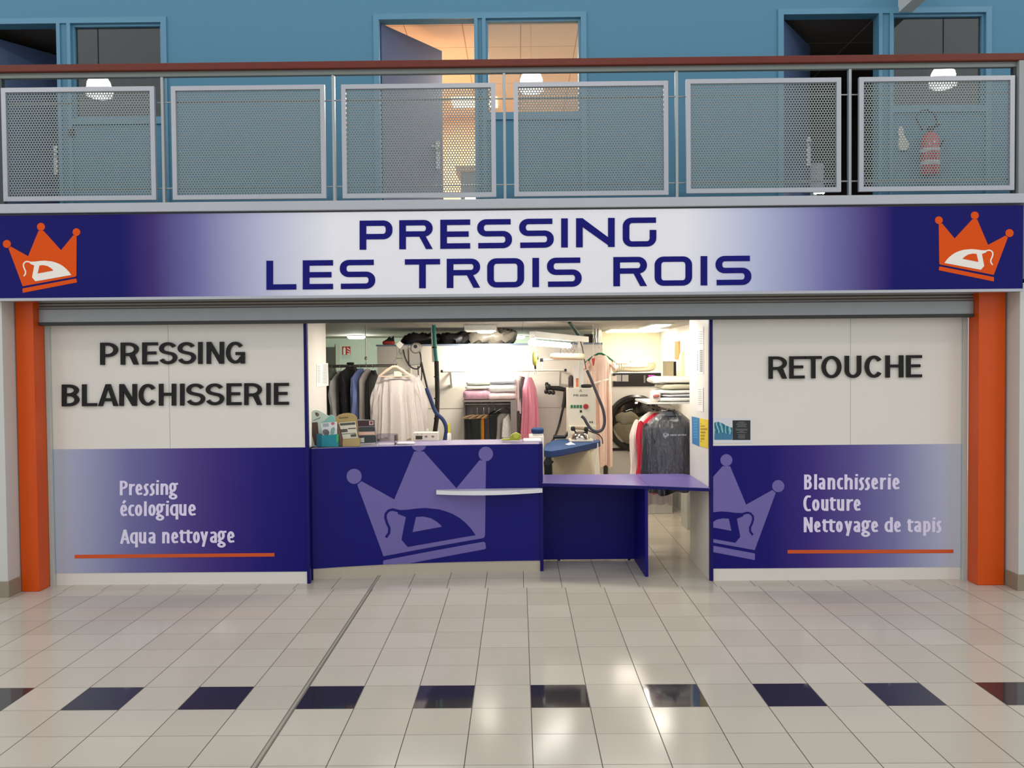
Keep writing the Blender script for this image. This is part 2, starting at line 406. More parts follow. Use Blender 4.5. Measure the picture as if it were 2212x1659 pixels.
        ln = [[(w*.55, x*.93), (w*1.02, x*.98)], [(w*.28, x*.35), (w*.2, x*.16), (w*.62, d*.02)]]
    return ln, pl, cl
def put(mb, g, org, slope, wx, wy, fn, t0, t1):
    """glyph strokes at org (photo pixels, y down), rising by slope"""
    ln, pl, cl = g
    q = lambda p: (org[0]+p[0], org[1]-p[1]+slope*p[0])
    e = -.0003 if t1 < t0 else .0003      # each stroke a hair prouder than the one before
    k = 0
    for l in ln: mb.strip([q(p) for p in l], wx, wy, fn, t0, t1+k*e); k += 1
    for l in cl: mb.strip([q(p) for p in l], wx, wy, fn, t0, t1+k*e, True); k += 1
    for l in pl: mb.prism([[q(p) for p in l]], fn, t0, t1+k*e); k += 1
def lettering(name, text, style, scale, o, top, bot, pen, fn, thick, mat, parent, xh=None, desc=None):
    """text = [(letter, x0, x1)]; top / bot = ((x, y), (x, y)) crop coordinates of cap line and baseline"""
    (tx0, ty0), (tx1, ty1) = top; (bx0, by0), (bx1, by1) = bot; words_ = [MB()]
    for n_, (ch, x0, x1) in enumerate(text):
        if n_ and x0-text[n_-1][2] > .55*abs(by0-ty0)*(.75 if style == 'hum' else 1): words_.append(MB())
        mb = words_[-1]
        k = (x0-bx0)/(bx1-bx0); yb = by0+(by1-by0)*k; yt = ty0+(ty1-ty0)*k
        org = (o[0]+x0/scale, o[1]+yb/scale); w = (x1-x0)/scale; h = (yb-yt)/scale; sl = (by1-by0)/(bx1-bx0)
        wx, wy = pen[0]/scale, pen[1]/scale
        if style == 'wide': g = wide(ch, w, h, wx, wy)
        elif style == 'grot': g = grot(ch, w, h, wx, wy)
        else: g = hum(ch, w, h, wx, wy, xh/scale, -desc/scale)
        put(mb, g, org, sl, wx, wy, fn, 0, thick)
    for mb in words_: mb.build(name, mat, parent, fix=True)

# ---------------------------------------------------------------- crown and iron emblem (drawn in its own units)
CROWN = [(458,480),(690,1112),(1570,952),(1583,944),(1588,925),(1597,270),(1540,262),(1335,510),(1045,185),(962,185),(785,610),(495,448)]
BALLS = [(430,405,67),(1003,118,66),(1595,207,64)]
BAR = [(686,1160),(694,1148),(1575,984),(1590,992),(1597,1040),(1585,1050),(690,1222)]
IRON = [(905,1030),(850,965),(888,765),(815,735),(822,703),(905,700),(980,690),(1060,685),(1180,697),(1240,714),(1300,737),(1362,772),(1420,820),(1466,870),(1505,925)]
HOLE = [(948,898),(978,765),(1040,760),(1110,775),(1160,805),(1190,830),(1207,850)]
CORD = [(825,712),(770,698),(735,708),(710,738),(708,775),(722,820),(742,862),(740,905),(712,945)]
def clip(poly, axis, val, keep_greater):
    out = []; n = len(poly)
    for i in range(n):
        a, b = poly[i], poly[(i+1) % n]
        ia = (a[axis] >= val) == keep_greater; ib = (b[axis] >= val) == keep_greater
        if ia: out.append(a)
        if ia != ib:
            t = (val-a[axis])/(b[axis]-a[axis]); out.append((a[0]+t*(b[0]-a[0]), a[1]+t*(b[1]-a[1])))
    return out
def circ(cx, cy, r, n=28): return [(cx+r*math.cos(2*math.pi*i/n), cy+r*math.sin(2*math.pi*i/n)) for i in range(n)]
def emblem(parent, tf, fn, m1, m2, m3, cut=None, post=None, t=.002):
    """tf maps emblem units to photo pixels; m1 crown, m2 iron, m3 iron's hole"""
    def go(name, polys, mat, par, lift, t=t):
        mb = MB()
        for lp in polys:
            lp = [tf(p) for p in lp]
            if cut: lp = clip(lp, *cut)
            if len(lp) > 2: mb.prism([lp], lambda a, b, s: fn(a, b, s-lift), 0, t)
        if not mb.v: return None
        if post: post(mb)
        o = mb.build(name, mat, par, fix=False); return o
    c = go('crown_emblem', [CROWN, BAR]+[circ(*b) for b in BALLS], m1, parent, .002)
    cord = []
    for i in range(len(CORD)):
        a = Vector(CORD[max(0, i-1)]); b = Vector(CORD[min(len(CORD)-1, i+1)]); d = (b-a).normalized()*11
        cord.append((Vector(CORD[i])+Vector((-d.y, d.x)), Vector(CORD[i])-Vector((-d.y, d.x))))
    cordp = [tuple(p[0]) for p in cord]+[tuple(p[1]) for p in reversed(cord)]
    go('iron_emblem', [IRON, cordp], m2, c, .004)
    go('handle_hole', [HOLE], m3, c, .006)
    return c

# ---------------------------------------------------------------- setting: hall
wall_white = pm('white_wall_paint', (205, 206, 200), .7, var=.02, scale=4)
orange = pm('orange_paint', (216, 82, 14), .3, var=.03, scale=5, spec=.3)
beige_skirt = pm('beige_skirting', (148, 138, 118), .5, var=.06)
alu = pm('satin_aluminium', (176, 178, 182), .33, .85, .04, 8)
alu_grey = pm('grey_metal_paint', (150, 152, 156), .4, .3, .04, 8)
dark_gap = pm('dark_gap', (26, 27, 30), .8)
white_lam = pm('white_laminate', (230, 226, 216), .38, var=.015, scale=3)
navy = pm('navy_laminate', (22, 20, 112), .42, var=.03, scale=5, spec=.2)
navy_dark = pm('navy_edge', (20, 16, 96), .4, var=.03, spec=.2)
lav = pm('lavender_film', (116, 106, 170), .42, var=.03, spec=.2)
lav_top = pm('lavender_worktop', (150, 140, 176), .3, var=.03)
purple_top = pm('purple_tabletop', (112, 100, 164), .32, var=.05, scale=6)
off_print = pm('pale_lilac_print', (232, 224, 248), .5, var=.02)
orange_print = pm('orange_print', (214, 84, 24), .45, var=.02)
black_let = pm('black_acrylic', (14, 11, 9), .4, var=.1, spec=.3)
sign_navy = pm('sign_navy_vinyl', (15, 13, 114), .45, var=.02, spec=.15)
sign_white = pm('sign_white_vinyl', (240, 236, 226), .45, var=.02)

floor_m = tile_mat('hall_tiles', 0, -2.07, True, True)
fl = MB().add([(-9, -10, 0), (9, -10, 0), (9, .02, 0), (-9, .02, 0)], [(0, 1, 2, 3)]).build('floor', floor_m)
tag(fl, 'cream square floor tiles of the hall with a row of dark tiles', 'floor', kind='structure')
fs = MB().add([(-9, .02, 0), (9, .02, 0), (9, 7.2, 0), (-9, 7.2, 0)], [(0, 1, 2, 3)]).build('floor_shop', tile_mat('shop_tiles', -.026, .33, False, True))
tag(fs, 'cream square floor tiles inside the shop behind the joint line', 'floor', kind='structure')

zS = A(1106, 634, -.2).z           # underside of the sign
for nm, x0, x1, lb in (('wall_left', -6.0, -4.21, 'white wall at the left beside the orange pillar'), ('wall_right', 3.95, 6.0, 'white wall at the right beside the orange pillar')):
    boxobj(nm, wall_white, x0, x1, -.16, .6, 0, zS+.05, label=lb, cat='wall', kind='structure')
boxobj('baseboard_left', beige_skirt, -6.0, -4.198, -.172, .0, 0, .13, label='beige skirting along the left white wall', cat='skirting', kind='structure', bev=.003)
boxobj('baseboard_right', beige_skirt, 3.938, 6.0, -.172, .0, 0, .13, label='beige skirting along the right white wall', cat='skirting', kind='structure', bev=.003)
for x0, x1, lb in ((-4.20, -4.05, 'orange painted steel pillar at the left end of the shopfront'), (3.712, 3.93, 'orange painted steel pillar at the right end of the shopfront')):
    mb = MB().box(x0, x1, 0.0, .16, 0, zS+.05)
    o = mb.build('pillar', orange, None, ((x0+x1)/2, .08, 0), bev=.006); tag(o, lb, 'pillar', kind='structure')

# slab edge, balcony floor
zt = A(1106, 431, -.2).z; zb = A(1106, 452, -.2).z
boxobj('trim_1', alu, -7, 7, -.24, .0, zb, zt, label='aluminium slab edge band above the shop sign', cat='trim', kind='structure', bev=.006)
boxobj('floor_balcony', pm('balcony_concrete', (120, 120, 118), .7), -7, 7, -.19, 6, zS+.08, zt-.005, label='upper floor slab carrying the balcony', cat='floor', kind='structure')

# ---------------------------------------------------------------- shop sign
YS = -.22
sx = lambda p: A(p, 545, YS).x
B_, P_, Wt = (16, 14, 102), (74, 58, 128), (240, 240, 246)
sign_m = ramp_mat('sign_print', [(sx(0), B_), (sx(265), B_), (sx(330), (66, 48, 118)), (sx(420), (112, 110, 168)), (sx(560), (186, 190, 218)), (sx(720), Wt),
                                 (sx(1480), Wt), (sx(1620), (190, 198, 226)), (sx(1790), (116, 116, 172)), (sx(1885), (72, 54, 124)), (sx(1930), B_), (sx(2212), B_)], .42, sx(-60), sx(2240))
z0, z1 = A(1106, 634, YS).z, A(1106, 454.5, YS).z
xs1 = A(2210, 530, YS).x
sign = thing('shop_sign', (0, YS, z0), 'long shop sign fading from navy to white with two orange crowns', 'sign')
boxobj('sign_board', sign_m, -4.27, xs1, YS, YS+.05, z0, z1, sign)
boxobj('bottom_trim', alu, -4.27, xs1, YS-.004, YS+.12, z0-.022, z0, sign)
fy = onY(YS)
lettering('lettering', [('P',857,1137),('R',1195,1480),('E',1545,1800),('S',1860,2157),('S',2218,2513),('I',2576,2633),('N',2706,3030),('G',3101,3388)], 'wide', 3.95, (560, 455),
          ((857, 86), (3388, 58)), ((857, 334), (3388, 306)), (57, 46), fy, -.004, sign_navy, sign)
lettering('lettering', [('L',62,317),('E',372,630),('S',688,990),('T',1243,1543),('R',1600,1885),('O',1945,2260),('I',2330,2388),('S',2455,2751),('R',3021,3308),('O',3373,3693),('I',3765,3823),('S',3893,4198)], 'wide', 3.95, (560, 455),
          ((62, 428), (4198, 384)), ((62, 676), (4198, 634)), (57, 46), fy, -.004, sign_navy, sign)
so = pm('sign_orange_vinyl', (222, 80, 8), .45, var=.02, spec=.15)
emblem(sign, lambda p: (15+(p[0]-430)*.1292+(p[1]-405)*.001, 527+(p[1]-405)*.1292+(p[0]-430)*-.0), fy, so, sign_white, so)
emblem(sign, lambda p: (2180.5-(p[0]-430)*.1310, 503.5+(p[1]-405)*.1285-(p[0]-430)*.002), fy, so, sign_white, so)

# ---------------------------------------------------------------- rolling shutter
shut = pm('shutter_steel', (150, 144, 138), .42, .25, .06, 10)
shut_d = pm('shutter_bar_steel', (158, 162, 164), .45, .2, .06, 10)
sh = thing('rolling_shutter', (0, .1, A(1106, 694, .1).z), 'raised grey steel roller shutter under the shop sign', 'shutter')
xl, xr = -4.05, 3.712
prof = []
ys = [640, 646, 651.5, 657, 663]
mb = MB()
zz = [A(1106, y-6, .1).z for y in (628, 638, 645, 652, 658, 666)]
for a, b in zip(zz[1:], zz[:-1]):
    k = 8; pts = [(.1-.018*math.sin(math.pi*i/k)**.7, a+(b-a)*i/k) for i in range(k+1)]
    n0 = len(mb.v)
    for y, z in pts: mb.v += [Vector((xl, y, z)), Vector((xr, y, z))]
    for i in range(k): mb.f.append((n0+2*i, n0+2*i+1, n0+2*i+3, n0+2*i+2))
mb.build('slats', shut, sh, smooth=True)
boxobj('bottom_bar', shut_d, xl, xr, .075, .13, A(1106, 688, .1).z, A(1106, 659, .1).z, sh, bev=.006)
boxobj('rubber_seal', pm('shutter_rubber', (58, 58, 56), .6), xl, xr, .07, .125, A(1106, 694.5, .1).z, A(1106, 688, .1).z, sh, bev=.003)
boxobj('shutter_box', pm('shutter_housing', (60, 60, 60), .6), xl, xr, .14, .17, A(1106, 690, .1).z, zS+.06, sh)
for x0, x1 in ((-4.05, -4.02), (3.68, 3.712)):
    boxobj('guide_rail', pm('guide_lit_steel', (196, 204, 198), .5, .1), x0, x1, .162, .19, 0, zS, sh)  # pale green-white colour stands for the light on the return

# ---------------------------------------------------------------- shopfront panels
def gx(p): return A(p, 1100, .2).x
zTop = A(1106, 688, .2).z
panL = thing('shopfront_panel', (-3, .2, 0), 'left shopfront panel lettered PRESSING BLANCHISSERIE over a purple print', 'panel')
zmL = A(380, 968.5, .2).z; zpl = A(380, 1236.5, .2).z
xa, xb = -4.05, A(660, 1000, .2).x; xe = A(666.5, 1000, .2).x
boxobj('board', white_lam, xa, xb, .2, .24, zmL, zTop, panL)
prL = ramp_mat('left_panel_print', [(gx(95), (196, 204, 212)), (gx(170), (168, 174, 204)), (gx(280), (118, 116, 168)), (gx(400), (84, 70, 140)), (gx(480), (64, 46, 126)), (gx(570), (34, 29, 118)), (gx(660), (20, 18, 110))], .45, gx(80), gx(680))
boxobj('printed_graphic', prL, xa, xb, .2, .24, zpl, zmL, panL)
boxobj('plinth', white_lam, xa, xb, .204, .24, 0, zpl, panL)
boxobj('edge_strip', navy_dark, xb, xe, .195, .24, 0, zTop, panL)
boxobj('return_panel', white_lam, xe-.10, xe-.072, .24, 1.21, 0, 2.298, panL)
boxobj('joint_line', pm('joint_grey', (186, 182, 174), .6), A(364, 800, .2).x, A(365.2, 800, .2).x, .1992, .201, zmL, zTop, panL)
f2 = onY(.2)
lettering('raised_lettering', [('P',420,578),('R',607,768),('E',805,943),('S',958,1122),('S',1128,1293),('I',1315,1357),('N',1395,1552),('G',1572,1742)], 'grot', 4.254, (120, 720),
          ((420, 87), (1742, 77)), ((420, 291), (1742, 278)), (37, 28), f2, -.022, black_let, panL)
lettering('raised_lettering', [('B',68,222),('L',253,385),('A',400,580),('N',595,752),('C',773,937),('H',958,1112),('I',1150,1190),('S',1208,1378),('S',1385,1553),('E',1578,1712),('R',1740,1900),('I',1942,1980),('E',2012,2147)], 'grot', 4.254, (120, 720),
          ((68, 470), (2147, 455)), ((68, 671), (2147, 656)), (36.5, 28), f2, -.022, black_let, panL)
hp = dict(style='hum', fn=f2, thick=-.002, mat=off_print, parent=panL)
lettering('printed_text', [('P',100,190),('r',205,270),('e',278,358),('s',370,430),('s',440,500),('i',512,542),('n',563,650),('g',660,760)], scale=5.267, o=(240, 1020), top=((100, 98), (760, 96)), bot=((100, 262), (760, 256)), pen=(31, 22), xh=128, desc=42, **hp)
lettering('printed_text', [('\u00e9',105,185),('c',195,265),('o',272,355),('l',372,410),('o',425,508),('g',512,610),('i',625,655),('q',670,765),('u',775,858),('e',880,965)], scale=5.267, o=(240, 1020), top=((105, 336), (965, 332)), bot=((105, 500), (965, 494)), pen=(31, 22), xh=131, desc=42, **hp)
lettering('printed_text', [('A',105,212),('q',215,305),('u',318,400),('a',425,505),('n',582,665),('e',685,765),('t',775,850),('t',850,925),('o',932,1010),('y',1015,1105),('a',1125,1205),('g',1212,1310),('e',1322,1405)], scale=5.267, o=(240, 1020), top=((105, 650), (1405, 640)), bot=((105, 814), (1405, 802)), pen=(31, 22), xh=130, desc=42, **hp)
MB().prism([[(161.5, 1198.5), (593, 1194.5), (593, 1202), (161.5, 1206)]], f2, 0, -.003).build('orange_line', orange_print, panL, fix=True)

panR = thing('shopfront_panel', (2.6, .2, 0), 'right shopfront panel lettered RETOUCHE over a purple print', 'panel')
zmR = A(1800, 961, .2).z; zpr = A(1800, 1226.5, .2).z
xa, xb = A(1540, 1000, .2).x, 3.712; xe = A(1533, 1000, .2).x
boxobj('board', white_lam, xa, xb, .2, .24, zmR, zTop, panR)
prR = ramp_mat('right_panel_print', [(gx(1540), (20, 18, 110)), (gx(1660), (32, 24, 112)), (gx(1755), (66, 50, 130)), (gx(1850), (98, 88, 152)), (gx(1930), (126, 124, 174)), (gx(2020), (172, 178, 206)), (gx(2080), (198, 206, 214))], .45, gx(1530), gx(2110))
boxobj('printed_graphic', prR, xa, xb, .2, .24, zpr, zmR, panR)
boxobj('plinth', white_lam, xa, xb, .204, .24, 0, zpr, panR)
boxobj('edge_strip', navy_dark, xe, xa, .195, .24, 0, zTop, panR)
boxobj('return_panel', white_lam, xe, xe+.03, .24, 1.02, 0, 2.298, panR)
boxobj('joint_line', pm('joint_grey', (186, 182, 174), .6), A(1836.6, 800, .2).x, A(1837.8, 800, .2).x, .1992, .201, zmR, zTop, panR)
lettering('raised_lettering', [('R',117,350),('E',385,578),('T',585,798),('O',800,1052),('U',1100,1308),('C',1357,1590),('H',1625,1850),('E',1893,2088)], 'grot', 5.978, (1640, 750),
          ((117, 120), (2088, 102)), ((117, 408), (2088, 388)), (51, 38), f2, -.022, black_let, panR)
hp['parent'] = panR
lettering('printed_text', [('B',215,312),('l',340,378),('a',395,480),('n',510,605),('c',628,705),('h',722,825),('i',850,890),('s',905,970),('s',980,1045),('e',1060,1145),('r',1170,1245),('i',1265,1305),('e',1325,1415)], scale=5.821, o=(1700, 1000), top=((215, 146), (1415, 142)), bot=((215, 334), (1415, 332)), pen=(36, 25), xh=148, desc=46, **hp)
lettering('printed_text', [('C',205,300),('o',315,408),('u',430,520),('t',535,612),('u',628,718),('r',748,830),('e',838,925)], scale=5.821, o=(1700, 1000), top=((205, 412), (925, 410)), bot=((205, 603), (925, 601)), pen=(36, 25), xh=146, desc=46, **hp)
lettering('printed_text', [('N',210,322),('e',340,422),('t',440,518),('t',520,605),('o',615,700),('y',722,820),('a',835,920),('g',935,1050),('e',1058,1145),('d',1225,1330),('e',1345,1430),('t',1510,1585),('a',1597,1685),('p',1712,1805),('i',1828,1860),('s',1880,1942)], scale=5.821, o=(1700, 1000), top=((210, 682), (1942, 682)), bot=((210, 871), (1942, 869)), pen=(36, 25), xh=140, desc=46, **hp)
MB().prism([[(1701, 1188), (2059, 1187), (2059, 1194.5), (1701, 1195.5)]], f2, 0, -.003).build('orange_line', orange_print, panR, fix=True)
emblem(panR, lambda p: (1681-(p[0]-430)*.1955, 1050+(p[1]-405)*.1955), f2, pm('lavender_print', (116, 106, 170), .45, spec=.2), prR, pm('lavender_print', (116, 106, 170), .45, spec=.2), cut=(0, 1540.5, True))

# wave poster on the right panel
po = thing('poster', A(1581, 951, .196), 'small poster of a turquoise wave taped low on the right panel', 'poster')
MB().prism([[(1540.5, 903), (1623, 905), (1622, 957), (1540.5, 958)]], onY(.1965), 0, .002).build('paper', pm('poster_paper', (222, 222, 228), .5), po, fix=True)
def wave_mat():
    m = bpy.data.materials.new('wave_print'); m.use_nodes = True; nt = m.node_tree; b = nt.nodes['Principled BSDF']; b.inputs['Roughness'].default_value = .35
    tc = nt.nodes.new('ShaderNodeTexCoord'); wv = nt.nodes.new('ShaderNodeTexWave'); wv.inputs['Scale'].default_value = 9; wv.inputs['Distortion'].default_value = 9
    cr = nt.nodes.new('ShaderNodeValToRGB'); e = cr.color_ramp.elements
    e[0].color = lin((20, 96, 116)); e[1].color = lin((150, 200, 210)); e.new(.55).color = lin((44, 140, 158))
    nt.links.new(tc.outputs['Object'], wv.inputs['Vector']); nt.links.new(wv.outputs['Fac'], cr.inputs[0]); nt.links.new(cr.outputs[0], b.inputs['Base Color'])
    return m
o = MB().prism([[(1543, 913), (1550, 911), (1560, 914), (1568, 919), (1582, 924), (1582, 950), (1543, 950)]], onY(.1955), 0, .001).build('wave_picture', wave_mat(), po, fix=True)
MB().prism([[(1543, 938), (1560, 934), (1582, 939), (1582, 950), (1543, 950)]], onY(.195), 0, .001).build('water_picture', pm('water_print', (58, 122, 158), .35, var=.3, scale=60), po, fix=True)
MB().prism([[(1582.5, 908), (1621, 908), (1621, 950.5), (1582.5, 950.5)]], onY(.1955), 0, .001).build('text_block', pm('poster_black', (32, 34, 36), .4), po, fix=True)
mb = MB(); random.seed(4)
for y, hw in ((911.5, 6), (914, 10), (917, 12), (919.5, 9), (922, 11), (927, 13), (929.5, 12), (932, 5), (934.5, 11), (939, 8), (941.5, 7), (944, 8), (946.5, 7)):
    mb.prism([[(1602-hw, y-.45), (1602+hw, y-.45), (1602+hw, y+.45), (1602-hw, y+.45)]], onY(.1945), 0, .0006)
mb.build('text_lines', pm('poster_text', (128, 130, 132), .5), po, fix=True)

# ---------------------------------------------------------------- reception counter
def yc(x):      # front face in plan
    pts = [(-1.87, .318), (-1.6, .392), (-1.295, .458), (-.93, .51), (-.565, .545), (-.2, .566), (.16, .576)]
    for (a, ya), (b, yb) in zip(pts, pts[1:]):
        if x <= b or b == .16:
            return ya+(yb-ya)*(x-a)/(b-a)
ct = thing('reception_counter', (-.85, .6, 0), 'navy curved reception counter with a lilac crown and iron on its front', 'counter')
zc = 1.143; zcb = A(900, 1217, .5).z
x0c = A(675, 1100, .33).x; x1c = A(1166, 1100, .57).x
XS = [x0c+(x1c-x0c)*i/24 for i in range(25)]
def curved(y0, y1, za, zb, name, mat, par=ct, xs=None, **k):
    xs = xs or XS; mb = MB(); n = len(xs)
    for x in xs: mb.v += [Vector((x, yc(x)+y0, za)), Vector((x, yc(x)+y1, za)), Vector((x, yc(x)+y1, zb)), Vector((x, yc(x)+y0, zb))]
    for i in range(n-1):
        a, b = 4*i, 4*i+4
        mb.f += [(a, b, b+3, a+3), (a+1, a+2, b+2, b+1), (a, a+1, b+1, b), (a+3, b+3, b+2, a+2)]
    mb.f += [(0, 3, 2, 1), (4*n-4, 4*n-3, 4*n-2, 4*n-1)]
    return mb.build(name, mat, par, smooth=True, **k)
curved(0, .03, zcb, zc-.004, 'front_panel', navy)
curved(-.002, .47, zc-.004, zc, 'worktop', lav_top, xs=[-1.899, -1.862]+XS)
curved(.008, .03, 0, zcb, 'plinth', pm('brushed_plinth', (196, 186, 168), .4, .25, .05, 40))
curved(.40, .43, .12, zc-.004, 'rear_panel', white_lam)
boxobj('end_panel', navy_dark, x1c, x1c+.03, .565, 1.04, 0, zc, ct)
boxobj('end_panel', navy_dark, x0c-.028, x0c, .305, .80, 0, zc, ct)
def on_counter(a, b, t):
    x = A(a, b, .5).x
    for _ in range(3): x = A(a, b, yc(x)).x
    p = A(a, b, yc(x)); return (p.x, yc(p.x)+t, p.z)
def counter_post(mb):      # cut along the bend and lay onto the curved front
    b = bmesh.new(); vs = [b.verts.new(p) for p in mb.v]
    for f in mb.f:
        try: b.faces.new([vs[i] for i in f])
        except ValueError: pass
    for x in XS:
        g = b.verts[:]+b.edges[:]+b.faces[:]
        bmesh.ops.bisect_plane(b, geom=g, plane_co=(x, 0, 0), plane_no=(1, 0, 0))
    for z_, n_ in ((zcb+.001, (0, 0, -1)), (zc-.005, (0, 0, 1))):
        bmesh.ops.bisect_plane(b, geom=b.verts[:]+b.edges[:]+b.faces[:], plane_co=(0, 0, z_), plane_no=n_, clear_outer=True)
    b.verts.index_update()
    mb.v = [Vector((v.co.x, yc(v.co.x)+v.co.y, v.co.z)) for v in b.verts]; mb.f = [tuple(v.index for v in f.verts) for f in b.faces]; b.free()
def flat_counter(a, b, t):
    p = on_counter(a, b, t); return (p[0], t, p[2])
emblem(ct, lambda p: (660+p[0]/4.096, 930+p[1]/4.096), flat_counter, lav, navy, lav, cut=(1, 950, True), post=counter_post)
# white bag shelf
mb = MB(); zs1 = A(1060, 1057.5, .5).z; zs0 = zs1-.036
xa, xb = A(943, 1060, .5).x, A(1172, 1060, .5).x
n = 20; fr = []
for i in range(n+1):
    t = i/n; x = xa+(xb-xa)*t; fr.append((x, yc(min(x, x1c))-.02-.13*math.sin(math.pi*(.06+.9*t))**.9))
bk = [(x, yc(min(x, x1c))-.001) for x, _ in reversed(fr)]
mb.prism([fr+bk], lambda a, b, t: (a, b, t), zs0, zs1)
mb.build('bag_shelf', pm('white_gloss_shelf', (234, 234, 238), .3, var=.02), ct, fix=True)

# ---------------------------------------------------------------- low counter with flap
zt2 = .797; th = .03
lt = thing('side_counter', (.6, .7, 0), 'low navy side counter with purple top right of the reception counter', 'counter')
pa, pb = (.150, .535), (1.058, .325)
mb = MB().prism([[pa, pb, (1.058, 1.08), (.150, 1.08)]], lambda a, b, t: (a, b, t), zt2-.004, zt2); mb.build('table_top', purple_top, lt, fix=True)
mb = MB().prism([[pa, pb, (1.058, 1.08), (.150, 1.08)]], lambda a, b, t: (a, b, t), zt2-th, zt2-.004); mb.build('top_edge', navy_dark, lt, fix=True)
boxobj('rear_panel', navy, .15, 1.03, .955, .98, .012, zt2-th, lt)
boxobj('foot', dark_gap, .96, .985, .96, .975, 0, .012, lt)
boxobj('foot', dark_gap, .30, .325, .96, .975, 0, .012, lt)
mb = MB().prism([[(1.022, .965), (1.050, .965), (1.058, .345), (1.032, .345)]], lambda a, b, t: (a, b, t), 0, zt2-th); mb.build('side_panel', navy, lt, fix=True)
fl_ = thing('counter_flap', (1.3, .6, zt2-th), 'hinged purple counter flap bridging the gap to the right panel', 'flap')
qa, qb = (1.061, .325), (1.552, .165)
mb = MB().prism([[qa, qb, (1.552, .23), (1.552, 1.0), (1.50, 1.08), (1.061, 1.08)]], lambda a, b, t: (a, b, t), zt2-.004, zt2); mb.build('flap_top', purple_top, fl_, fix=True)
mb = MB().prism([[qa, qb, (1.552, .23), (1.552, 1.0), (1.50, 1.08), (1.061, 1.08)]], lambda a, b, t: (a, b, t), zt2-th, zt2-.004); mb.build('flap_edge', navy_dark, fl_, fix=True)

# ---------------------------------------------------------------- balcony railing
YR = -.10
rail_wood = pm('red_brown_handrail', (102, 42, 28), .45, var=.15, scale=12, spec=.3)
rail_steel = pm('galvanised_tube', (160, 166, 166), .4, .55, .05, 12)
frame_m = pm('panel_frame_metal', (172, 176, 182), .42, .35, .04, 12)
perf_m = pm('perforated_sheet', (130, 139, 138), .55, .2, .04, 12)
zh0, zh1 = A(1106, 147, YR).z, A(1106, 131, YR).z
zr0 = A(1106, 157.5, YR).z
rl = thing('balcony_railing', (0, YR, zt), 'long balcony railing with red brown handrail and perforated metal panels', 'railing')
boxobj('handrail', rail_wood, -4.27, 4.2, YR-.045, YR+.045, zh0, zh1, rl, bev=.008)
boxobj('top_tube', pm('tube_shaded_grey', (118, 126, 122), .5, .2), -4.27, 4.2, YR-.01, YR+.03, zr0, zh0, rl)  # tube colour darkened to carry the shade under the handrail
for px in (352, 721, 1090, 1462, 1836):
    p = A(px, 300, YR); o = boxobj('post', rail_steel, p.x-.0115, p.x+.0115, YR-.006, YR+.034, zt-.1, zr0, rl, bev=.003)
for px in (-1, 2196):
    p = A(px, 300, YR); boxobj('end_post', pm('dark_end_post', (70, 76, 78), .5, .3), p.x-.028, p.x+.028, YR-.002, YR+.04, zt-.1, zr0, rl)
PAN = [(7, 191.5, 336, 432), (371.5, 188, 704, 428.5), (740, 182.5, 1070, 427), (1110, 177.5, 1443, 423.5), (1480, 171, 1817, 416.5), (1854, 166.5, 2190, 412.5)]
Yp = YR-.02
pw = A(1443, 300, Yp).x-A(1110, 300, Yp).x
ph = A(1276, 177.5, Yp).z-A(1276, 423.5, Yp).z
def perf_mesh():
    pitch = .0222; rh = .0073; b = MB(); a = pitch/math.sqrt(3); row = pitch*math.sqrt(3)/2
    nx = int((pw-.05)/pitch/2)+1; nz = int((ph-.05)/row/2)+1
    for j in range(-nz, nz+1):
        for i in range(-nx, nx+1):
            cx = i*pitch+(pitch/2 if j % 2 else 0); cz = j*row
            if abs(cx) > pw/2-.014 or abs(cz) > ph/2-.014: continue
            n0 = len(b.v)
            for k in range(6):
                q = math.radians(60*k+30); b.v.append(Vector((cx+a*math.cos(q), 0, cz+a*math.sin(q))))
            for k in range(12):
                q = math.radians(30*k+30); b.v.append(Vector((cx+rh*math.cos(q), 0, cz+rh*math.sin(q))))
            for k in range(6):
                h = n0+6; b.f.append((n0+k, n0+(k+1) % 6, h+(2*k+2) % 12, h+(2*k+1) % 12, h+2*k))
    me = bpy.data.meshes.new('perforated_panel'); me.from_pydata([tuple(p) for p in b.v], [], b.f); me.materials.append(perf_m); return me
pmesh = perf_mesh()
fmb = MB(); fw_ = .036
fmb.box(-pw/2, pw/2, -.014, .014, ph/2-fw_, ph/2).box(-pw/2, pw/2, -.014, .014, -ph/2, -ph/2+fw_).box(-pw/2, -pw/2+fw_, -.014, .014, -ph/2+fw_, ph/2-fw_).box(pw/2-fw_, pw/2, -.014, .014, -ph/2+fw_, ph/2-fw_)
fo = None
for a0, b0, a1, b1 in PAN:
    c = A((a0+a1)/2, (b0+b1)/2, Yp)
    po_ = bpy.data.objects.new('perforated_panel', pmesh); C.objects.link(po_); po_.parent = rl; po_.location = c-rl.location
    if fo is None: fo = fmb.build('frame', frame_m); f1 = fo
    else: f1 = fo.copy(); C.objects.link(f1)
    f1.parent = po_; f1.location = (0, 0, 0)
mid = lambda y: A(1106, y, YR).z
for k, y in enumerate((212, 398.5)):
    MB().tube([(-4.2, YR+.012, mid(y)), (4.18, YR+.012, mid(y))], .006, 8).build('tie_rod', rail_steel, rl)
# end wall of the balcony at the right
p = A(2201, 300, -.14)
boxobj('wall_balcony', pm('grey_green_wall', (150, 158, 156), .7, var=.02), p.x, 6.5, -.14, -.02, zt, zh0+.02, label='pale wall closing the balcony at the right', cat='wall', kind='structure')
boxobj('wall_balcony', MATS['grey_green_wall'], -6.5, -4.27, -.14, -.02, zt, zh0+.02, label='pale wall closing the balcony at the left', cat='wall', kind='structure')

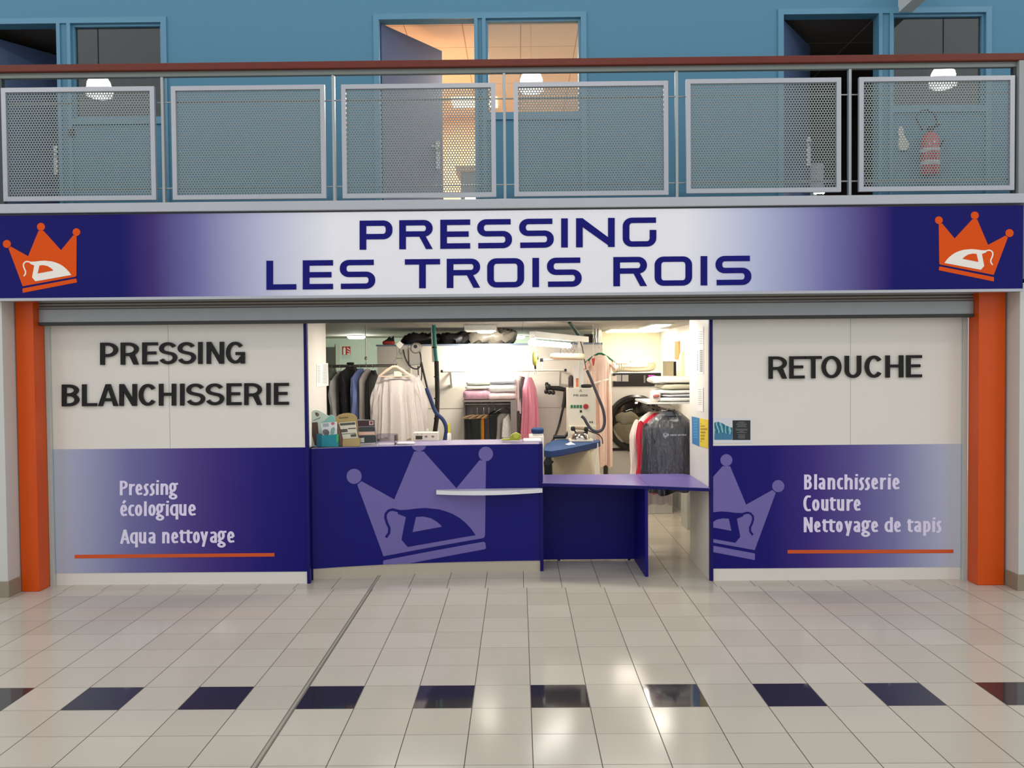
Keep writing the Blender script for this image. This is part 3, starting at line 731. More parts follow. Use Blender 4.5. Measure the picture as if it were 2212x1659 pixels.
# ---------------------------------------------------------------- upper blue wall with three door and window units
YW = 1.4
blue = pm('blue_wall_paint', (82, 134, 160), .75, var=.04, scale=60, bump=.02)
blue_f = pm('blue_frame_paint', (86, 140, 167), .45, var=.02)
blue_door = pm('slate_blue_door', (84, 104, 140), .5, var=.05, scale=10)
X = lambda px, Y=YW: A(px, 150, Y).x
Zt_ = lambda px, py: A(px, py, YW).z
zfl = zS+.1
UN = [(-89, 125, 155, 350, 56, 52, 256), (820, 1025, 1050, 1255, 43, 41, 245), (1692, 1897, 1928, 2128, 27, 26, 230)]
units = []
zd = sum(Zt_((u[0]+u[3])/2, (u[4]+u[5])/2) for u in UN)/3
for u in UN:
    units.append((X(u[0]), X(u[1]), X(u[2]), X(u[3]), zd, Zt_((u[2]+u[3])/2, u[6])))
mb = MB(); xs = -8.5
for a, b, c, d, z, zs in units:
    mb.box(xs, a, YW, YW+.12, zfl, 8.5); xs = d
    mb.box(a, d, YW, YW+.12, z, 8.5)
    mb.box(b, c, YW, YW+.12, zfl, z); mb.box(c, d, YW, YW+.12, zfl, zs)
mb.box(xs, 8.5, YW, YW+.12, zfl, 8.5)
tag(mb.build('wall_upper', blue), 'blue painted upper wall behind the balcony', 'wall', kind='structure')
where = ['left', 'middle', 'right']
glass = glass_mat('window_glass', (225, 232, 232), 1.6)
for i, (a, b, c, d, z, zs) in enumerate(units):
    fwd = .05
    fr = MB()
    for x0, x1 in ((a-.055, a), (b, b+.035), (c-.035, c), (d, d+.055)): fr.box(x0, x1, YW-.018, YW, zfl, z)
    fr.box(a-.055, d+.055, YW-.018, YW, z, z+.055); fr.box(c+.0005, d-.0005, YW-.018, YW, zs-.06, zs)
    dr = thing('door_%d' % (i+1), (a, YW+.05, zfl), 'open slate blue door leaf of the %s upper room' % where[i], 'door', kind='structure')
    ang = math.atan2(.76, .545); L_ = b-a-.02
    ca, sa = math.cos(ang), math.sin(ang); nx_, ny_ = -sa*.04, ca*.04
    x0, y0 = a+.012, YW+.06
    MB().hexa([(x0, y0, zfl+.02), (x0+ca*L_, y0+sa*L_, zfl+.02), (x0+ca*L_+nx_, y0+sa*L_+ny_, zfl+.02), (x0+nx_, y0+ny_, zfl+.02),
               (x0, y0, z-.01), (x0+ca*L_, y0+sa*L_, z-.01), (x0+ca*L_+nx_, y0+sa*L_+ny_, z-.01), (x0+nx_, y0+ny_, z-.01)]).build('leaf', blue_door, dr)
    hx, hy = x0+ca*(L_-.08), y0+sa*(L_-.08); hz = zt+1.0
    hm = pm('brushed_handle', (190, 190, 186), .3, .8)
    MB().box(hx-.02, hx+.02, hy-.03, hy+.0, hz-.22, hz+.08).build('handle_plate', hm, dr)
    MB().tube([(hx+.01, hy-.02, hz), (hx+.03, hy-.07, hz), (hx-.06, hy-.14, hz)], .009, 8).build('handle', hm, dr)
    fr.build('door_frame', blue_f, dr)
    wn = thing('window_%d' % (i+1), (c, YW+.05, zs), 'fixed glass pane beside the %s upper door' % where[i], 'window', kind='structure')
    MB().box(c, d, YW+.05, YW+.056, zs, z).build('pane', glass, wn)
    wf = MB(); g = .022
    wf.box(c, c+g, YW+.02, YW+.08, zs, z).box(d-g, d, YW+.02, YW+.08, zs, z).box(c+g, d-g, YW+.02, YW+.08, z-g, z).box(c+g, d-g, YW+.02, YW+.08, zs, zs+g)
    wf.build('window_frame', blue_f, wn)

# rooms behind
def room(i, x0, x1, y1, zc_, wall, ceil, lab):
    a = boxobj('ceiling_%d' % (i+2), ceil, x0, x1, YW+.12, y1, zc_, zc_+.05, label='tiled ceiling of the %s upper room' % lab, cat='ceiling', kind='structure')
    for nm, q in (('wall_back_%d', (x0, x1, y1, y1+.06, zfl, zc_)), ('wall_side_%d', (x0-.06, x0, YW+.12, y1, zfl, zc_)), ('wall_far_%d', (x1, x1+.06, YW+.12, y1, zfl, zc_))):
        boxobj(nm % (i+2), wall, *q, label={'wall_back_%d': 'back wall of the %s upper room', 'wall_side_%d': 'left side wall of the %s upper room', 'wall_far_%d': 'right side wall of the %s upper room'}[nm] % lab, cat='wall', kind='structure')
def grid_mat(name, rgb, line, cell):
    m = bpy.data.materials.new(name); m.use_nodes = True; nt = m.node_tree; b = nt.nodes['Principled BSDF']; b.inputs['Roughness'].default_value = .8
    tx = nt.nodes.new('ShaderNodeTexBrick'); tx.offset = 0; tx.inputs['Scale'].default_value = 1; tx.inputs['Brick Width'].default_value = cell; tx.inputs['Row Height'].default_value = cell
    tx.inputs['Mortar Size'].default_value = .006; tx.inputs['Color1'].default_value = lin(rgb); tx.inputs['Color2'].default_value = lin(rgb); tx.inputs['Mortar'].default_value = lin(line)
    g = nt.nodes.new('ShaderNodeNewGeometry'); nt.links.new(g.outputs['Position'], tx.inputs['Vector']); nt.links.new(tx.outputs['Color'], b.inputs['Base Color']); return m
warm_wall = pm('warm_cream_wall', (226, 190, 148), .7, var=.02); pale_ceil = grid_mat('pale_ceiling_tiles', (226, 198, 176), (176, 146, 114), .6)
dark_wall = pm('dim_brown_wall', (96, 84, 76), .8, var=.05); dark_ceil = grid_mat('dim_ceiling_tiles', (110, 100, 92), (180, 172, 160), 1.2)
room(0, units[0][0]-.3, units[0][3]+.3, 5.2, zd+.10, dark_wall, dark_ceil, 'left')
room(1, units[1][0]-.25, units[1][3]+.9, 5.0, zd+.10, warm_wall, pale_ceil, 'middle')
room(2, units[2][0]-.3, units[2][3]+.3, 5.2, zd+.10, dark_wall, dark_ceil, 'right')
ol = thing('ceiling_light', (0, 3.3, zd+.02), 'recessed light in the ceiling of the middle upper room', 'light')
mxo = (units[1][1]+units[1][2])/2
boxobj('diffuser', pm('office_diffuser', (255, 230, 190), .5, emit=((255, 214, 160), 3)), mxo-.5, mxo+.1, 4.1, 4.5, zd+.075, zd+.099, ol)
lamp('AREA', (mxo, 3.2, zd+.06), P_OFFICE, (1, .90, .80), ol, 1.2, (0, 0, 0))
# pale low cupboard in the middle room and white cabinet in the right one
cb = thing('low_cupboard', A(1000, 435, 2.6), 'pale low cupboard glimpsed inside the middle upper room', 'cupboard')
q0, q1 = A(985, 360, 2.6), A(1040, 440, 2.6)
boxobj('body', pm('grey_cupboard', (150, 152, 162), .5), q0.x+.05, q1.x+.2, 2.62, 3.0, zfl, q0.z-.06, cb); boxobj('top', pm('cream_top', (214, 190, 160), .5), q0.x, q1.x+.22, 2.58, 3.02, q0.z-.06, q0.z, cb)
cb = thing('white_cabinet', A(1765, 420, 2.4), 'tall white cabinet glimpsed inside the right upper room', 'cabinet')
q0, q1 = A(1743, 353, 2.4), A(1779, 440, 2.4)
boxobj('body', pm('white_cabinet_paint', (200, 208, 222), .4), q0.x, q1.x, 2.4, 2.7, zfl, q0.z, cb); boxobj('door', pm('white_cabinet_door', (220, 226, 240), .3), q0.x+.1, q1.x-.004, 2.385, 2.4, zfl+.1, q0.z-.01, cb)
pill = pm('glowing_white', (255, 255, 255), .4, emit=((255, 252, 250), 9))  # glowing pills put in for bright spots of unknown source
for a_, b_, Y_, lb in ((1016, 428, 1.7, 'small glowing pill at floor level in the middle upper doorway'), (1769.5, 415, 1.7, 'small glowing pill at floor level in the right upper doorway')):
    p = A(a_, b_, Y_); t = thing('glowing_pill', (p.x, p.y, zt), lb, 'lamp')
    MB().soft((p.x, p.y, p.z), .105, .06, .045, .5).build('pill_body', pill, t, smooth=True)
    boxobj('base', dark_gap, p.x-.03, p.x+.03, p.y-.02, p.y+.02, zt-.03, p.z-.02, t)

# fire extinguisher
red = pm('extinguisher_red', (196, 40, 40), .3, var=.04, coat=.5); blk = pm('black_rubber', (18, 18, 19), .5)
e0, e1 = A(2009, 378, 1.3), A(2009, 285, 1.3); R_ = .085; ex, ey = e0.x, 1.30
fe = thing('fire_extinguisher', (ex, ey, e0.z), 'red fire extinguisher hanging below the right upper window', 'fire extinguisher')
hh = e1.z-e0.z
MB().lathe([(0, 0), (R_*.9, 0), (R_, .02), (R_, hh-.09), (R_*.85, hh-.04), (R_*.5, hh-.01), (.025, hh)], (ex, ey, e0.z)).build('cylinder', red, fe, smooth=True)
for za, zb_ in ((.09, .13), (hh-.2, hh-.165)): MB().lathe([(R_+.001, za), (R_+.002, za+.002), (R_+.002, zb_), (R_+.001, zb_)], (ex, ey, e0.z)).build('label_band', pm('label_white', (220, 216, 210), .5), fe, smooth=True)
MB().box(ex-.02, ex+.02, ey-.02, ey+.02, e1.z, e1.z+.05).tube([(ex, ey, e1.z+.04), (ex+.1, ey, e1.z+.07)], .012, 8).build('valve', blk, fe)
hs = [A(a_, b_, 1.3) for a_, b_ in ((2009, 286), (2020, 275), (2024, 262), (2018, 246), (2004, 238), (1988, 240), (1979, 252), (1983, 268), (1994, 282), (2030, 300), (2036, 316), (2028, 322))]
MB().tube(hs[:9], .008, 8).build('hose', blk, fe, smooth=True)
MB().tube([A(2032, 316, 1.28), A(2040, 302, 1.28)], .014, 8).build('nozzle', blk, fe)
MB().box(ex-.05, ex+.05, ey+.06, YW, e0.z+.2, e0.z+.24).build('bracket', blk, fe)
ws = thing('white_tag', A(1950, 300, 1.37), 'small white pear shaped tag on the blue wall left of the extinguisher', 'tag')
MB().prism([[(1943, 272), (1950, 276), (1954, 292), (1963, 306), (1964, 318), (1957, 325), (1945, 324), (1940, 314), (1943, 298), (1941, 284)]], onY(1.375), 0, .02).build('card', pm('tag_white', (226, 224, 214), .5), ws, fix=True)
sw = thing('switch_plate', A(152, 285, 1.38), 'small dark switch beside the left upper window', 'switch')
pbox(MB(), 147, 277, 158, 294, 1.37, .029).build('plate', blk, sw)

# white beam under the hall roof at top right
p0, p1 = A(1942, 26, 1.38), A(1971, 27, 1.38)
tag(boxobj('trim_2', wall_white, p0.x, p1.x, .62, 1.4, p0.z, p0.z+.22), 'white beam end sticking out from the blue wall at the top right', 'beam', kind='structure')

# ---------------------------------------------------------------- hall pendants (seen mirrored in the upper windows)
lamp_m = pm('pendant_glass', (255, 252, 248), .4, emit=((255, 240, 228), P_PEND)); cone_m = pm('pendant_reflector', (236, 236, 240), .25, .2, emit=((255, 246, 240), 9))
zp = 6.90
for k, (x, lb) in enumerate(((-7.55, 'left pendant lamp hanging over the hall'), (.22, 'middle pendant lamp hanging over the hall'), (7.56, 'right pendant lamp hanging over the hall'))):
    t = thing('pendant_lamp', (x, -5.3, zp), lb, 'lamp', 'hall pendant lamps')
    MB().lathe([(0, .20), (.08, .19), (.15, .14), (.19, .06), (.20, .0), (.0, -.005)], (x, -5.3, zp)).build('dome', lamp_m, t, smooth=True)
    MB().lathe([(.20, .0), (.235, -.10), (.215, -.17), (.14, -.2), (.13, -.19), (.195, -.1)], (x, -5.3, zp)).build('skirt', cone_m, t, smooth=True)
    MB().tube([(x, -5.3, zp+.3), (x, -5.3, 9)], .01, 6).build('cable', blk, t)

# ---------------------------------------------------------------- shop interior shell
zC = 2.30
ceil_m = grid_mat('shop_ceiling', (150, 144, 136), (118, 112, 104), 1.2)
boxobj('ceiling', ceil_m, -4.2, 2.2, .17, 7.2, zC, zC+.05, label='low pale ceiling of the shop', cat='ceiling', kind='structure')
pale_green = pm('pale_green_wall', (206, 218, 204), .7, var=.02); cream = pm('cream_yellow_wall', (236, 226, 190), .7, var=.02)
boxobj('wall_back', pale_green, -4.2, 1.1, 6.9, 7.0, 0, zC, label='pale green back wall of the shop behind the clothes rail', cat='wall', kind='structure')
boxobj('wall_yellow', cream, 1.0, 2.2, 5.0, 5.1, 0, zC, label='cream wall behind the dryer', cat='wall', kind='structure')
boxobj('wall_side', pm('white_side_wall', (232, 230, 224), .7, var=.01), 1.95, 2.05, .24, 5.0, 0, zC, label='white right side wall of the shop', cat='wall', kind='structure')
boxobj('wall_side_left', pale_green, -4.2, -4.1, .24, 6.9, 0, zC, label='left side wall of the shop', cat='wall', kind='structure')
pL, pR = A(815, 800, 3.2).x, A(1302, 800, 3.2).x; pz = A(1060, 746, 3.2).z
pan_w = pm('partition_laminate', (212, 206, 198), .5, var=.015, scale=3)
boxobj('wall_middle', pan_w, pL, pR, 3.2, 4.3, 0, pz, label='white partition unit in the middle of the shop', cat='wall', kind='structure')
boxobj('trim_3', pm('blue_grey_capping', (120, 134, 156), .4, .3), pL-.01, pR, 3.19, 4.31, pz, pz+.02, label='blue grey capping along the top of the white partition', cat='trim', kind='structure')
zj = A(1060, 882, 3.2).z
boxobj('trim_4', pm('joint_dark', (150, 144, 136), .6), pL, pR, 3.197, 3.2, zj, zj+.006, label='thin horizontal joint across the white partition', cat='trim', kind='structure')
# door and sign at the back left
dx0, dx1 = A(690, 800, 6.9).x, A(727, 800, 6.9).x; dz = A(715, 750, 6.9).z
dd = thing('door_4', (dx0, 6.88, 0), 'dark grey door at the far left of the shop', 'door', kind='structure')
boxobj('leaf', pm('dark_grey_door', (92, 92, 84), .5), dx0, dx1, 6.86, 6.9, 0, dz, dd); boxobj('frame', pm('pale_jamb', (200, 204, 190), .5), dx1, dx1+.05, 6.85, 6.9, 0, dz+.05, dd)
fsg = thing('fire_sign', A(748, 760, 6.88), 'red and white fire extinguisher sign on the green back wall', 'sign')
pbox(MB(), 739, 748.5, 757, 773, 6.885, .012).build('plate', pm('sign_red', (178, 36, 36), .5), fsg)
pbox(MB(), 739, 766.5, 757, 773, 6.882, .003).build('lower_band', pm('sign_pale', (190, 204, 196), .5), fsg)
MB().prism([[(741.5, 766), (741.5, 753), (743, 750), (745, 750), (746.5, 753), (746.5, 766)]], onY(6.882), 0, .003).build('extinguisher_symbol', pm('sign_white_symbol', (236, 232, 226), .5), fsg, fix=True)
MB().prism([[(750, 750), (756, 755), (756, 757), (750, 753)], ], onY(6.882), 0, .003).prism([[(750, 757), (756, 760), (756, 762), (750, 759)]], onY(6.882), 0, .003).prism([[(750, 763), (756, 763), (756, 766), (750, 766)]], onY(6.882), 0, .003).build('flame_symbol', MATS['sign_white_symbol'], fsg, fix=True)

# ---------------------------------------------------------------- shop lights
lit = lambda n, s, c=(255, 244, 226): pm(n, (255, 255, 255), .4, emit=(c, s))
white_met = pm('white_fitting', (226, 224, 216), .4)
t = thing('ceiling_light', (.1, .95, zC), 'pair of flat ceiling lights over the reception counter hidden behind the shutter', 'light')
for xq in (-1.05, 1.0):
    boxobj('housing', white_met, xq-.4, xq+.4, .85, 1.05, zC-.02, zC, t)
    lamp('AREA', (xq, .95, zC-.03), P_FRONT, (1, .94, .84), t, .8, (0, 0, 0), .2)
c0, c1 = A(1003, 716, 2.55), A(1071, 716, 2.55)
t = thing('box_light', ((c0.x+c1.x)/2, 2.7, zC), 'white box light under the ceiling before the partition', 'light')
boxobj('housing', white_met, c0.x, c1.x, 2.5, 3.0, zC-.065, zC, t, bev=.008)
MB().soft(((c0.x+c1.x)/2+.06, 2.62, zC-.07), .19, .18, .05, .6).build('diffuser', lit('warm_diffuser', 12), t, smooth=True)
lamp('AREA', ((c0.x+c1.x)/2+.02, 2.72, zC-.10), P_BOX, (1, .91, .76), t, .3, (math.radians(22), 0, 0), .25)
t = thing('panel_light', (1.56, 3.0, zC), 'bright ceiling strip light before the dryer', 'light')
boxobj('diffuser', lit('panel_diffuser', 6), 1.47, 1.65, 2.48, 3.52, zC-.03, zC-.005, t); boxobj('frame', white_met, 1.44, 1.68, 2.45, 3.55, zC-.02, zC, t)
lamp('AREA', (1.56, 3.0, zC-.05), P_RIGHT, (1, .93, .80), t, .16, (0, 0, 0), 1.0)
t = thing('panel_light', (1.5, 4.1, zC), 'bright ceiling panel light over the dryer against the cream wall', 'light')
boxobj('diffuser', lit('panel_diffuser', 6), 1.15, 1.85, 3.75, 4.6, zC-.03, zC-.005, t); boxobj('frame', white_met, 1.12, 1.88, 3.72, 4.63, zC-.02, zC, t)
lamp('AREA', (1.52, 4.2, zC-.06), P_DRY, (1, .94, .80), t, .5, (math.radians(35), 0, 0), .4)
def round_lamp(px, py, Y, r, lb, power):
    p = A(px, py, Y); t = thing('round_ceiling_lamp', (p.x, Y, zC), lb, 'lamp', 'round ceiling lamps at the back')
    MB().lathe([(0, -.055), (r*.8, -.05), (r, -.03), (r, 0)], (p.x, Y, zC)).build('diffuser', lit('cool_diffuser', 9, (246, 255, 240)), t, smooth=True)
    MB().lathe([(r*1.03, -.012), (r*1.03, 0)], (p.x, Y, zC)).build('ring', white_met, t, smooth=True)
    if power: lamp('POINT', (p.x, Y, zC-.18), power, (.92, 1, .86), t, .12)
round_lamp(770, 724, 5.6, .135, 'round lit ceiling lamp above the left clothes rail', P_DEEP)
round_lamp(991, 726.5, 6.3, .06, 'small lit ceiling lamp seen over the black bags', 0)
round_lamp(1122, 726, 6.3, .085, 'small lit ceiling lamp seen right of the clear bag', P_DEEP*.6)

# ---------------------------------------------------------------- helpers for hanging things
wire = pm('chrome_wire', (176, 176, 172), .25, .9)
wood = pm('light_wood', (206, 170, 128), .5, var=.12, scale=25)
def hanger(loc, w, mat, label, rz=0, drop=.12, hook=.1, r=.006, group=None, bar=True):
    """loc = where the hook rests on its rail; hangs below"""
    t = thing('coat_hanger', loc, label, 'hanger', group); t.rotation_euler = (0, 0, rz)
    def child(mb, n, m, **k):
        o = mb.build(n, m, None, **k); o.parent = t; return o
    hk = [(.018*math.cos(a), 0, -.018+.018*math.sin(a)+.018) for a in [math.radians(q) for q in range(200, -60, -20)]]
    hk = [(.02*math.sin(a), 0, -.02+.02*math.cos(a)) for a in [math.radians(q) for q in range(-100, 150, 20)]]+[(0, 0, -.055), (0, 0, -hook)]
    child(MB().tube(hk, .0028, 6), 'hook', wire, smooth=True)
    sh_ = [(-w/2, 0, -hook-drop), (-w*.25, 0, -hook-drop*.42), (-w*.06, 0, -hook-.005), (w*.06, 0, -hook-.005), (w*.25, 0, -hook-drop*.42), (w/2, 0, -hook-drop)]
    child(MB().tube(sh_, [r*.8, r*1.5, r*1.3, r*1.3, r*1.5, r*.8], 8), 'shoulders', mat, smooth=True)
    if bar: child(MB().tube([(-w/2, 0, -hook-drop), (w/2, 0, -hook-drop)], r*.6, 6), 'bar', mat, smooth=True)
    return t
def garment(name, loc, w, h, d, mat, label, cat, rz=0, seed=0, sleeve=.8, sw=.095, flare=1.0, neck=.30, drop=.10, folds=1.0, group=None, collar=True, spread=.04, parts=None, cuff=None, shoulder=1.0):
    """loc = neck point; body of folded rings hanging down, sleeves as tapering tubes"""
    t = thing(name, loc, label, cat, group); t.rotation_euler = (0, 0, rz); rnd = random.Random(seed)
    n, m = 84, 30; mb = MB(); ph_ = [rnd.uniform(0, 6.3) for _ in range(6)]
    for j in range(m+1):
        k = j/m; z = -h*k
        if z > -drop:
            q = -z/drop; ww = w*(neck+(shoulder-neck)*q**.75); dd_ = d*(.55+.45*q)
        else:
            q = (-z-drop)/(h-drop); ww = w*(shoulder+(flare-shoulder)*q); dd_ = d*(1+.25*q)
        am = folds*min(1, max(0, (-z-drop*.6)/(h*.35)))
        for i in range(n):
            a = 2*math.pi*i/n
            f_ = 1+am*(.12*math.sin(5*a+ph_[0]+k*.35)+.14*math.sin(9*a+ph_[1]-k*.3)+.13*math.sin(16*a+ph_[2]+k*.25))
            x = ww/2*math.copysign(abs(math.cos(a))**.75, math.cos(a))*(1+(f_-1)*.25); y = dd_/2*math.copysign(abs(math.sin(a))**.85, math.sin(a))*f_
            zz_ = z+(.012*math.sin(3*a+ph_[3])+.012*math.sin(7*a+ph_[4]))*folds*k
            mb.v.append(Vector((x+.004*am*math.sin(k*5+ph_[5]), y, zz_)))
    for j in range(m):
        for i in range(n): mb.f.append((j*n+i, j*n+(i+1) % n, (j+1)*n+(i+1) % n, (j+1)*n+i))
    o = mb.build('body', mat, None, smooth=True); o.parent = t
    if sleeve:
        for s in (-1, 1):
            mb = MB(); ns = 18; nn = 18; sh_x = s*w*shoulder*.47
            L_ = sleeve; pth = []
            for j in range(ns+1):
                k = j/ns
                pth.append(Vector((sh_x+s*(.018+spread*k+.012*math.sin(k*6+seed)), -.012+.05*k*math.sin(seed+k*2.5), -drop*.86-L_*k)))
            for j, c in enumerate(pth):
                k = j/ns; rx = sw/2*(.55+.6*min(1, k*4) if k < .25 else 1.15-.42*(k-.25)/.75); ry = rx*.8
                for i in range(nn):
                    a = 2*math.pi*i/nn; f_ = 1+folds*(.14*math.sin(4*a+j*.35+seed)+.08*math.sin(7*a-j*.5))
                    mb.v.append(c+Vector((rx*math.cos(a)*f_, ry*math.sin(a)*f_, .012*math.sin(a*2+s))))
            for j in range(ns):
                for i in range(nn): mb.f.append((j*nn+i, j*nn+(i+1) % nn, (j+1)*nn+(i+1) % nn, (j+1)*nn+i))
            so_ = mb.build('sleeve', mat, None, smooth=True); so_.parent = t
            if cuff:
                c = pth[-1]; co = MB().soft((c.x, c.y, c.z), sw*.95, sw*.7, .07, .6).build('cuff', mat, None, smooth=True); co.parent = so_
    if collar:
        cm = MB(); nn = 20; rw, rd = w*neck*.42, d*.42
        for z, k in ((-.03, 1.15), (.012, 1.0), (.022, 1.02), (-.018, 1.35)):
            for i in range(nn):
                a = 2*math.pi*i/nn; cm.v.append(Vector((rw*k*math.cos(a), rd*k*math.sin(a)-.004, z)))
        for j in range(3):
            for i in range(nn): cm.f.append((j*nn+i, j*nn+(i+1) % nn, (j+1)*nn+(i+1) % nn, (j+1)*nn+i))
        o = cm.build('collar', mat, None, smooth=True); o.parent = t
    return t
def trousers(loc, w, h, d, mat, label, rz=0, seed=0, group=None, piping=None):
    t = thing('trousers', loc, label, 'trousers', group); t.rotation_euler = (0, 0, rz); rnd = random.Random(seed)
    for s in (-1, 1):
        mb = MB(); n, m = 20, 12; p_ = rnd.uniform(0, 6)
        for j in range(m+1):
            k = j/m
            for i in range(n):
                a = 2*math.pi*i/n; f_ = 1+.1*math.sin(3*a+p_+k*2)
                mb.v.append(Vector((s*w*.13+w*.5*(.62-.12*k)*math.cos(a)*f_+.01*math.sin(k*5+p_), s*.012+d*.5*math.sin(a)*f_, -h*k)))
        for j in range(m):
            for i in range(n): mb.f.append((j*n+i, j*n+(i+1) % n, (j+1)*n+(i+1) % n, (j+1)*n+i))
        mb.f.append(tuple(range(n))[::-1])
        o = mb.build('trouser_leg', mat, None, smooth=True); o.parent = t
    if piping:
        o = MB().tube([(w*.05, -d*.62, -.01), (w*.03, -d*.66, -h*.5), (w*.06, -d*.62, -h)], .006, 6).build('side_stripe', piping, None, smooth=True); o.parent = t
    return t

# ---------------------------------------------------------------- left clothes rail
YL = 2.35
zrl = A(780, 790.5, YL).z
rx0, rx1 = A(690, 790, YL).x, A(872, 790, YL).x
cr_ = thing('clothes_rail', (rx0, YL, zrl), 'long steel clothes rail hung across the left of the shop', 'clothes rail')
MB().tube([(rx0-.6, YL, zrl), (rx1, YL, zrl)], .016, 12).build('tube', pm('rail_steel_grey', (142, 140, 132), .3, .8), cr_, smooth=True)
for px in (790.5, 700):
    p = A(px, 790, YL); MB().tube([(p.x, YL, zrl+.012), (p.x, YL, zC)], .0045, 6).lathe([(.0, -.0), (.014, .01), (.016, .03), (.0, .05)], (p.x, YL, zrl+.06), n=10).build('hanging_rod', wire, cr_, smooth=True)
gg = fabric('grey_green_cotton', (122, 130, 116)); lg = fabric('pale_grey_cotton', (196, 192, 186)); bk_ = fabric('black_wool', (14, 14, 20)); bl = fabric('sky_blue_cotton', (118, 134, 186)); pb_ = fabric('pale_beige_cotton', (190, 178, 172)); bb = fabric('black_lace', (12, 9, 10))
GL = 'garments on the left clothes rail'
hgr = 'wire hangers on the left clothes rail'
def onrail(px, zpx, w, h, d, mat, rz, seed, name, label, cat, **k):
    p = A(px, 800, YL); nz_ = A(px, zpx, YL).z
    hanger((p.x, YL, zrl+.018), w*.9, wire, 'wire hanger holding the '+label, rz, .09, zrl+.018-nz_-.0, .0035, hgr)
    g = garment(name, (p.x, YL, nz_), w, h, d, mat, label, cat, rz, seed, group=GL, **k); return g
onrail(719, 803, .42, .62, .055, gg, math.radians(75), 1, 'shirt', 'grey green shirt leftmost on the rail beside the white panel', 'shirt', sleeve=.5, sw=.062, spread=.0)
onrail(736, 805, .48, .66, .055, lg, math.radians(75), 2, 'shirt', 'pale grey shirt second from left on the rail', 'shirt', sleeve=.5, sw=.062, spread=.0)
onrail(758, 796, .50, .80, .055, bk_, math.radians(74), 3, 'jacket', 'black jacket between the grey and the blue shirt', 'jacket', sleeve=.55, sw=.062, spread=.0, neck=.5, drop=.05)
onrail(778, 800, .46, .68, .055, bl, math.radians(75), 4, 'shirt', 'blue striped shirt in the middle of the left rail', 'shirt', sleeve=.52, sw=.062, spread=.0)
onrail(793, 802, .40, .68, .055, pb_, math.radians(75), 5, 'shirt', 'narrow beige shirt between the blue shirt and the black dress', 'shirt', sleeve=0)
onrail(806, 804, .36, .70, .055, bb, math.radians(75), 6, 'dress', 'narrow black dress left of the big white shirt', 'dress', sleeve=0)
p = A(757, 787, YL); t = thing('dark_clip', (p.x, YL, zrl+.016), 'small dark clip lying on the left clothes rail', 'clip')
MB().soft((p.x, YL, zrl+.028), .085, .03, .026, .7).build('clip_body', blk, t, smooth=True)

# ---------------------------------------------------------------- finishing machine with the white shirt
YM = 2.05
mach = pm('machine_cream', (214, 206, 190), .4, var=.02); mach_g = pm('machine_grey', (176, 170, 158), .4, .2, var=.05)
fm = thing('shirt_finisher', (A(890, 900, YM).x, YM, 0), 'cream shirt finishing machine head with hoses behind the white shirt', 'machine')
pbox(MB(), 856, 746, 882, 800, YM+.05, .22).build('head_box', mach, fm, bev=.008)
q = A(898, 752, YM)
MB().lathe([(0, -.02), (.045, -.02), (.06, 0), (.062, .09), (.05, .12), (0, .12)], (q.x, YM, q.z), 'y', 20).build('motor', mach_g, fm, smooth=True)
MB().lathe([(.02, -.03), (.02, -.018)], (q.x, YM, q.z+.018), 'y', 14).build('motor_cap', blk, fm, smooth=True)
MB().hexa([tuple(A(a_, b_, YM+y_)) for (a_, b_), y_ in zip([(884, 790), (908, 788), (908, 788), (884, 790), (882, 752), (908, 752), (908, 752), (882, 752)], [0, 0, .2, .2, 0, 0, .2, .2])]).build('cover', mach_g, fm, bev=.008)
boxobj('column', mach, A(872, 900, YM).x, A(886, 900, YM).x, YM+.08, YM+.2, 0, A(880, 790, YM).z, fm)
hose_b = pm('black_hose', (30, 28, 30), .45)
def hose(name, pts, r, mat, parent, Y, n=10, **k):
    P = [A(a_, b_, Y) if len(c_) == 0 else A(a_, b_, c_[0]) for a_, b_, *c_ in pts]
    Q = []   # Catmull-Rom
    for i in range(len(P)-1):
        a_, b_, c_, d_ = P[max(i-1, 0)], P[i], P[i+1], P[min(i+2, len(P)-1)]
        for s in range(6):
            u = s/6; Q.append(.5*((2*b_)+(c_-a_)*u+(2*a_-5*b_+4*c_-d_)*u*u+(3*b_-a_-3*c_+d_)*u**3))
    Q.append(P[-1]); return MB().tube(Q, r, n).build(name, mat, parent, smooth=True, **k)
hose('cable', [(871, 755), (876, 775), (887, 792), (900, 797), (909, 788), (909, 770), (907, 760)], .0075, hose_b, fm, YM-.03)
hose('cable', [(903, 790), (904, 815), (906, 836), (911, 812), (910, 788)], .006, hose_b, fm, YM-.02)
hose('cable', [(910, 782), (915, 805), (923, 838)], .011, hose_b, fm, YM-.02)
hose('blue_hose', [(921, 838), (930, 862), (941, 890), (957, 907), (964, 927), (960, 955), (956, 975)], .021, pm('blue_sleeve', (34, 54, 104), .6, var=.15, bump=.2), fm, YM-.02, 12)
MB().prism([[(863.5, 736.5), (872, 744), (864, 753.5), (855, 745)]], onY(YM-.25), 0, .004).build('white_card', pm('white_card', (236, 228, 216), .5), fm, fix=True)
MB().tube([A(864, 750, YM-.24), A(862, 760, YM-.1), A(866, 765, YM+.05)], .004, 6).build('card_arm', wire, fm)
YH = 1.72
wsx = A(861, 800, YH).x
big = fabric('white_shirt_cotton', (206, 196, 190), .8, 40, .1)
hk = A(860, 775, YH)
hanger((wsx-.02, YH-.125, hk.z), .33, pm('pale_wood', (222, 196, 170), .45, var=.08), 'broad wooden hanger carrying the big white shirt', 0, .105, .075, .011)
MB().tube([(wsx-.02, YH-.14, hk.z+.0), (wsx-.02, YM+.06, hk.z+.01)], .006, 8).build('hanger_peg', wire, fm)
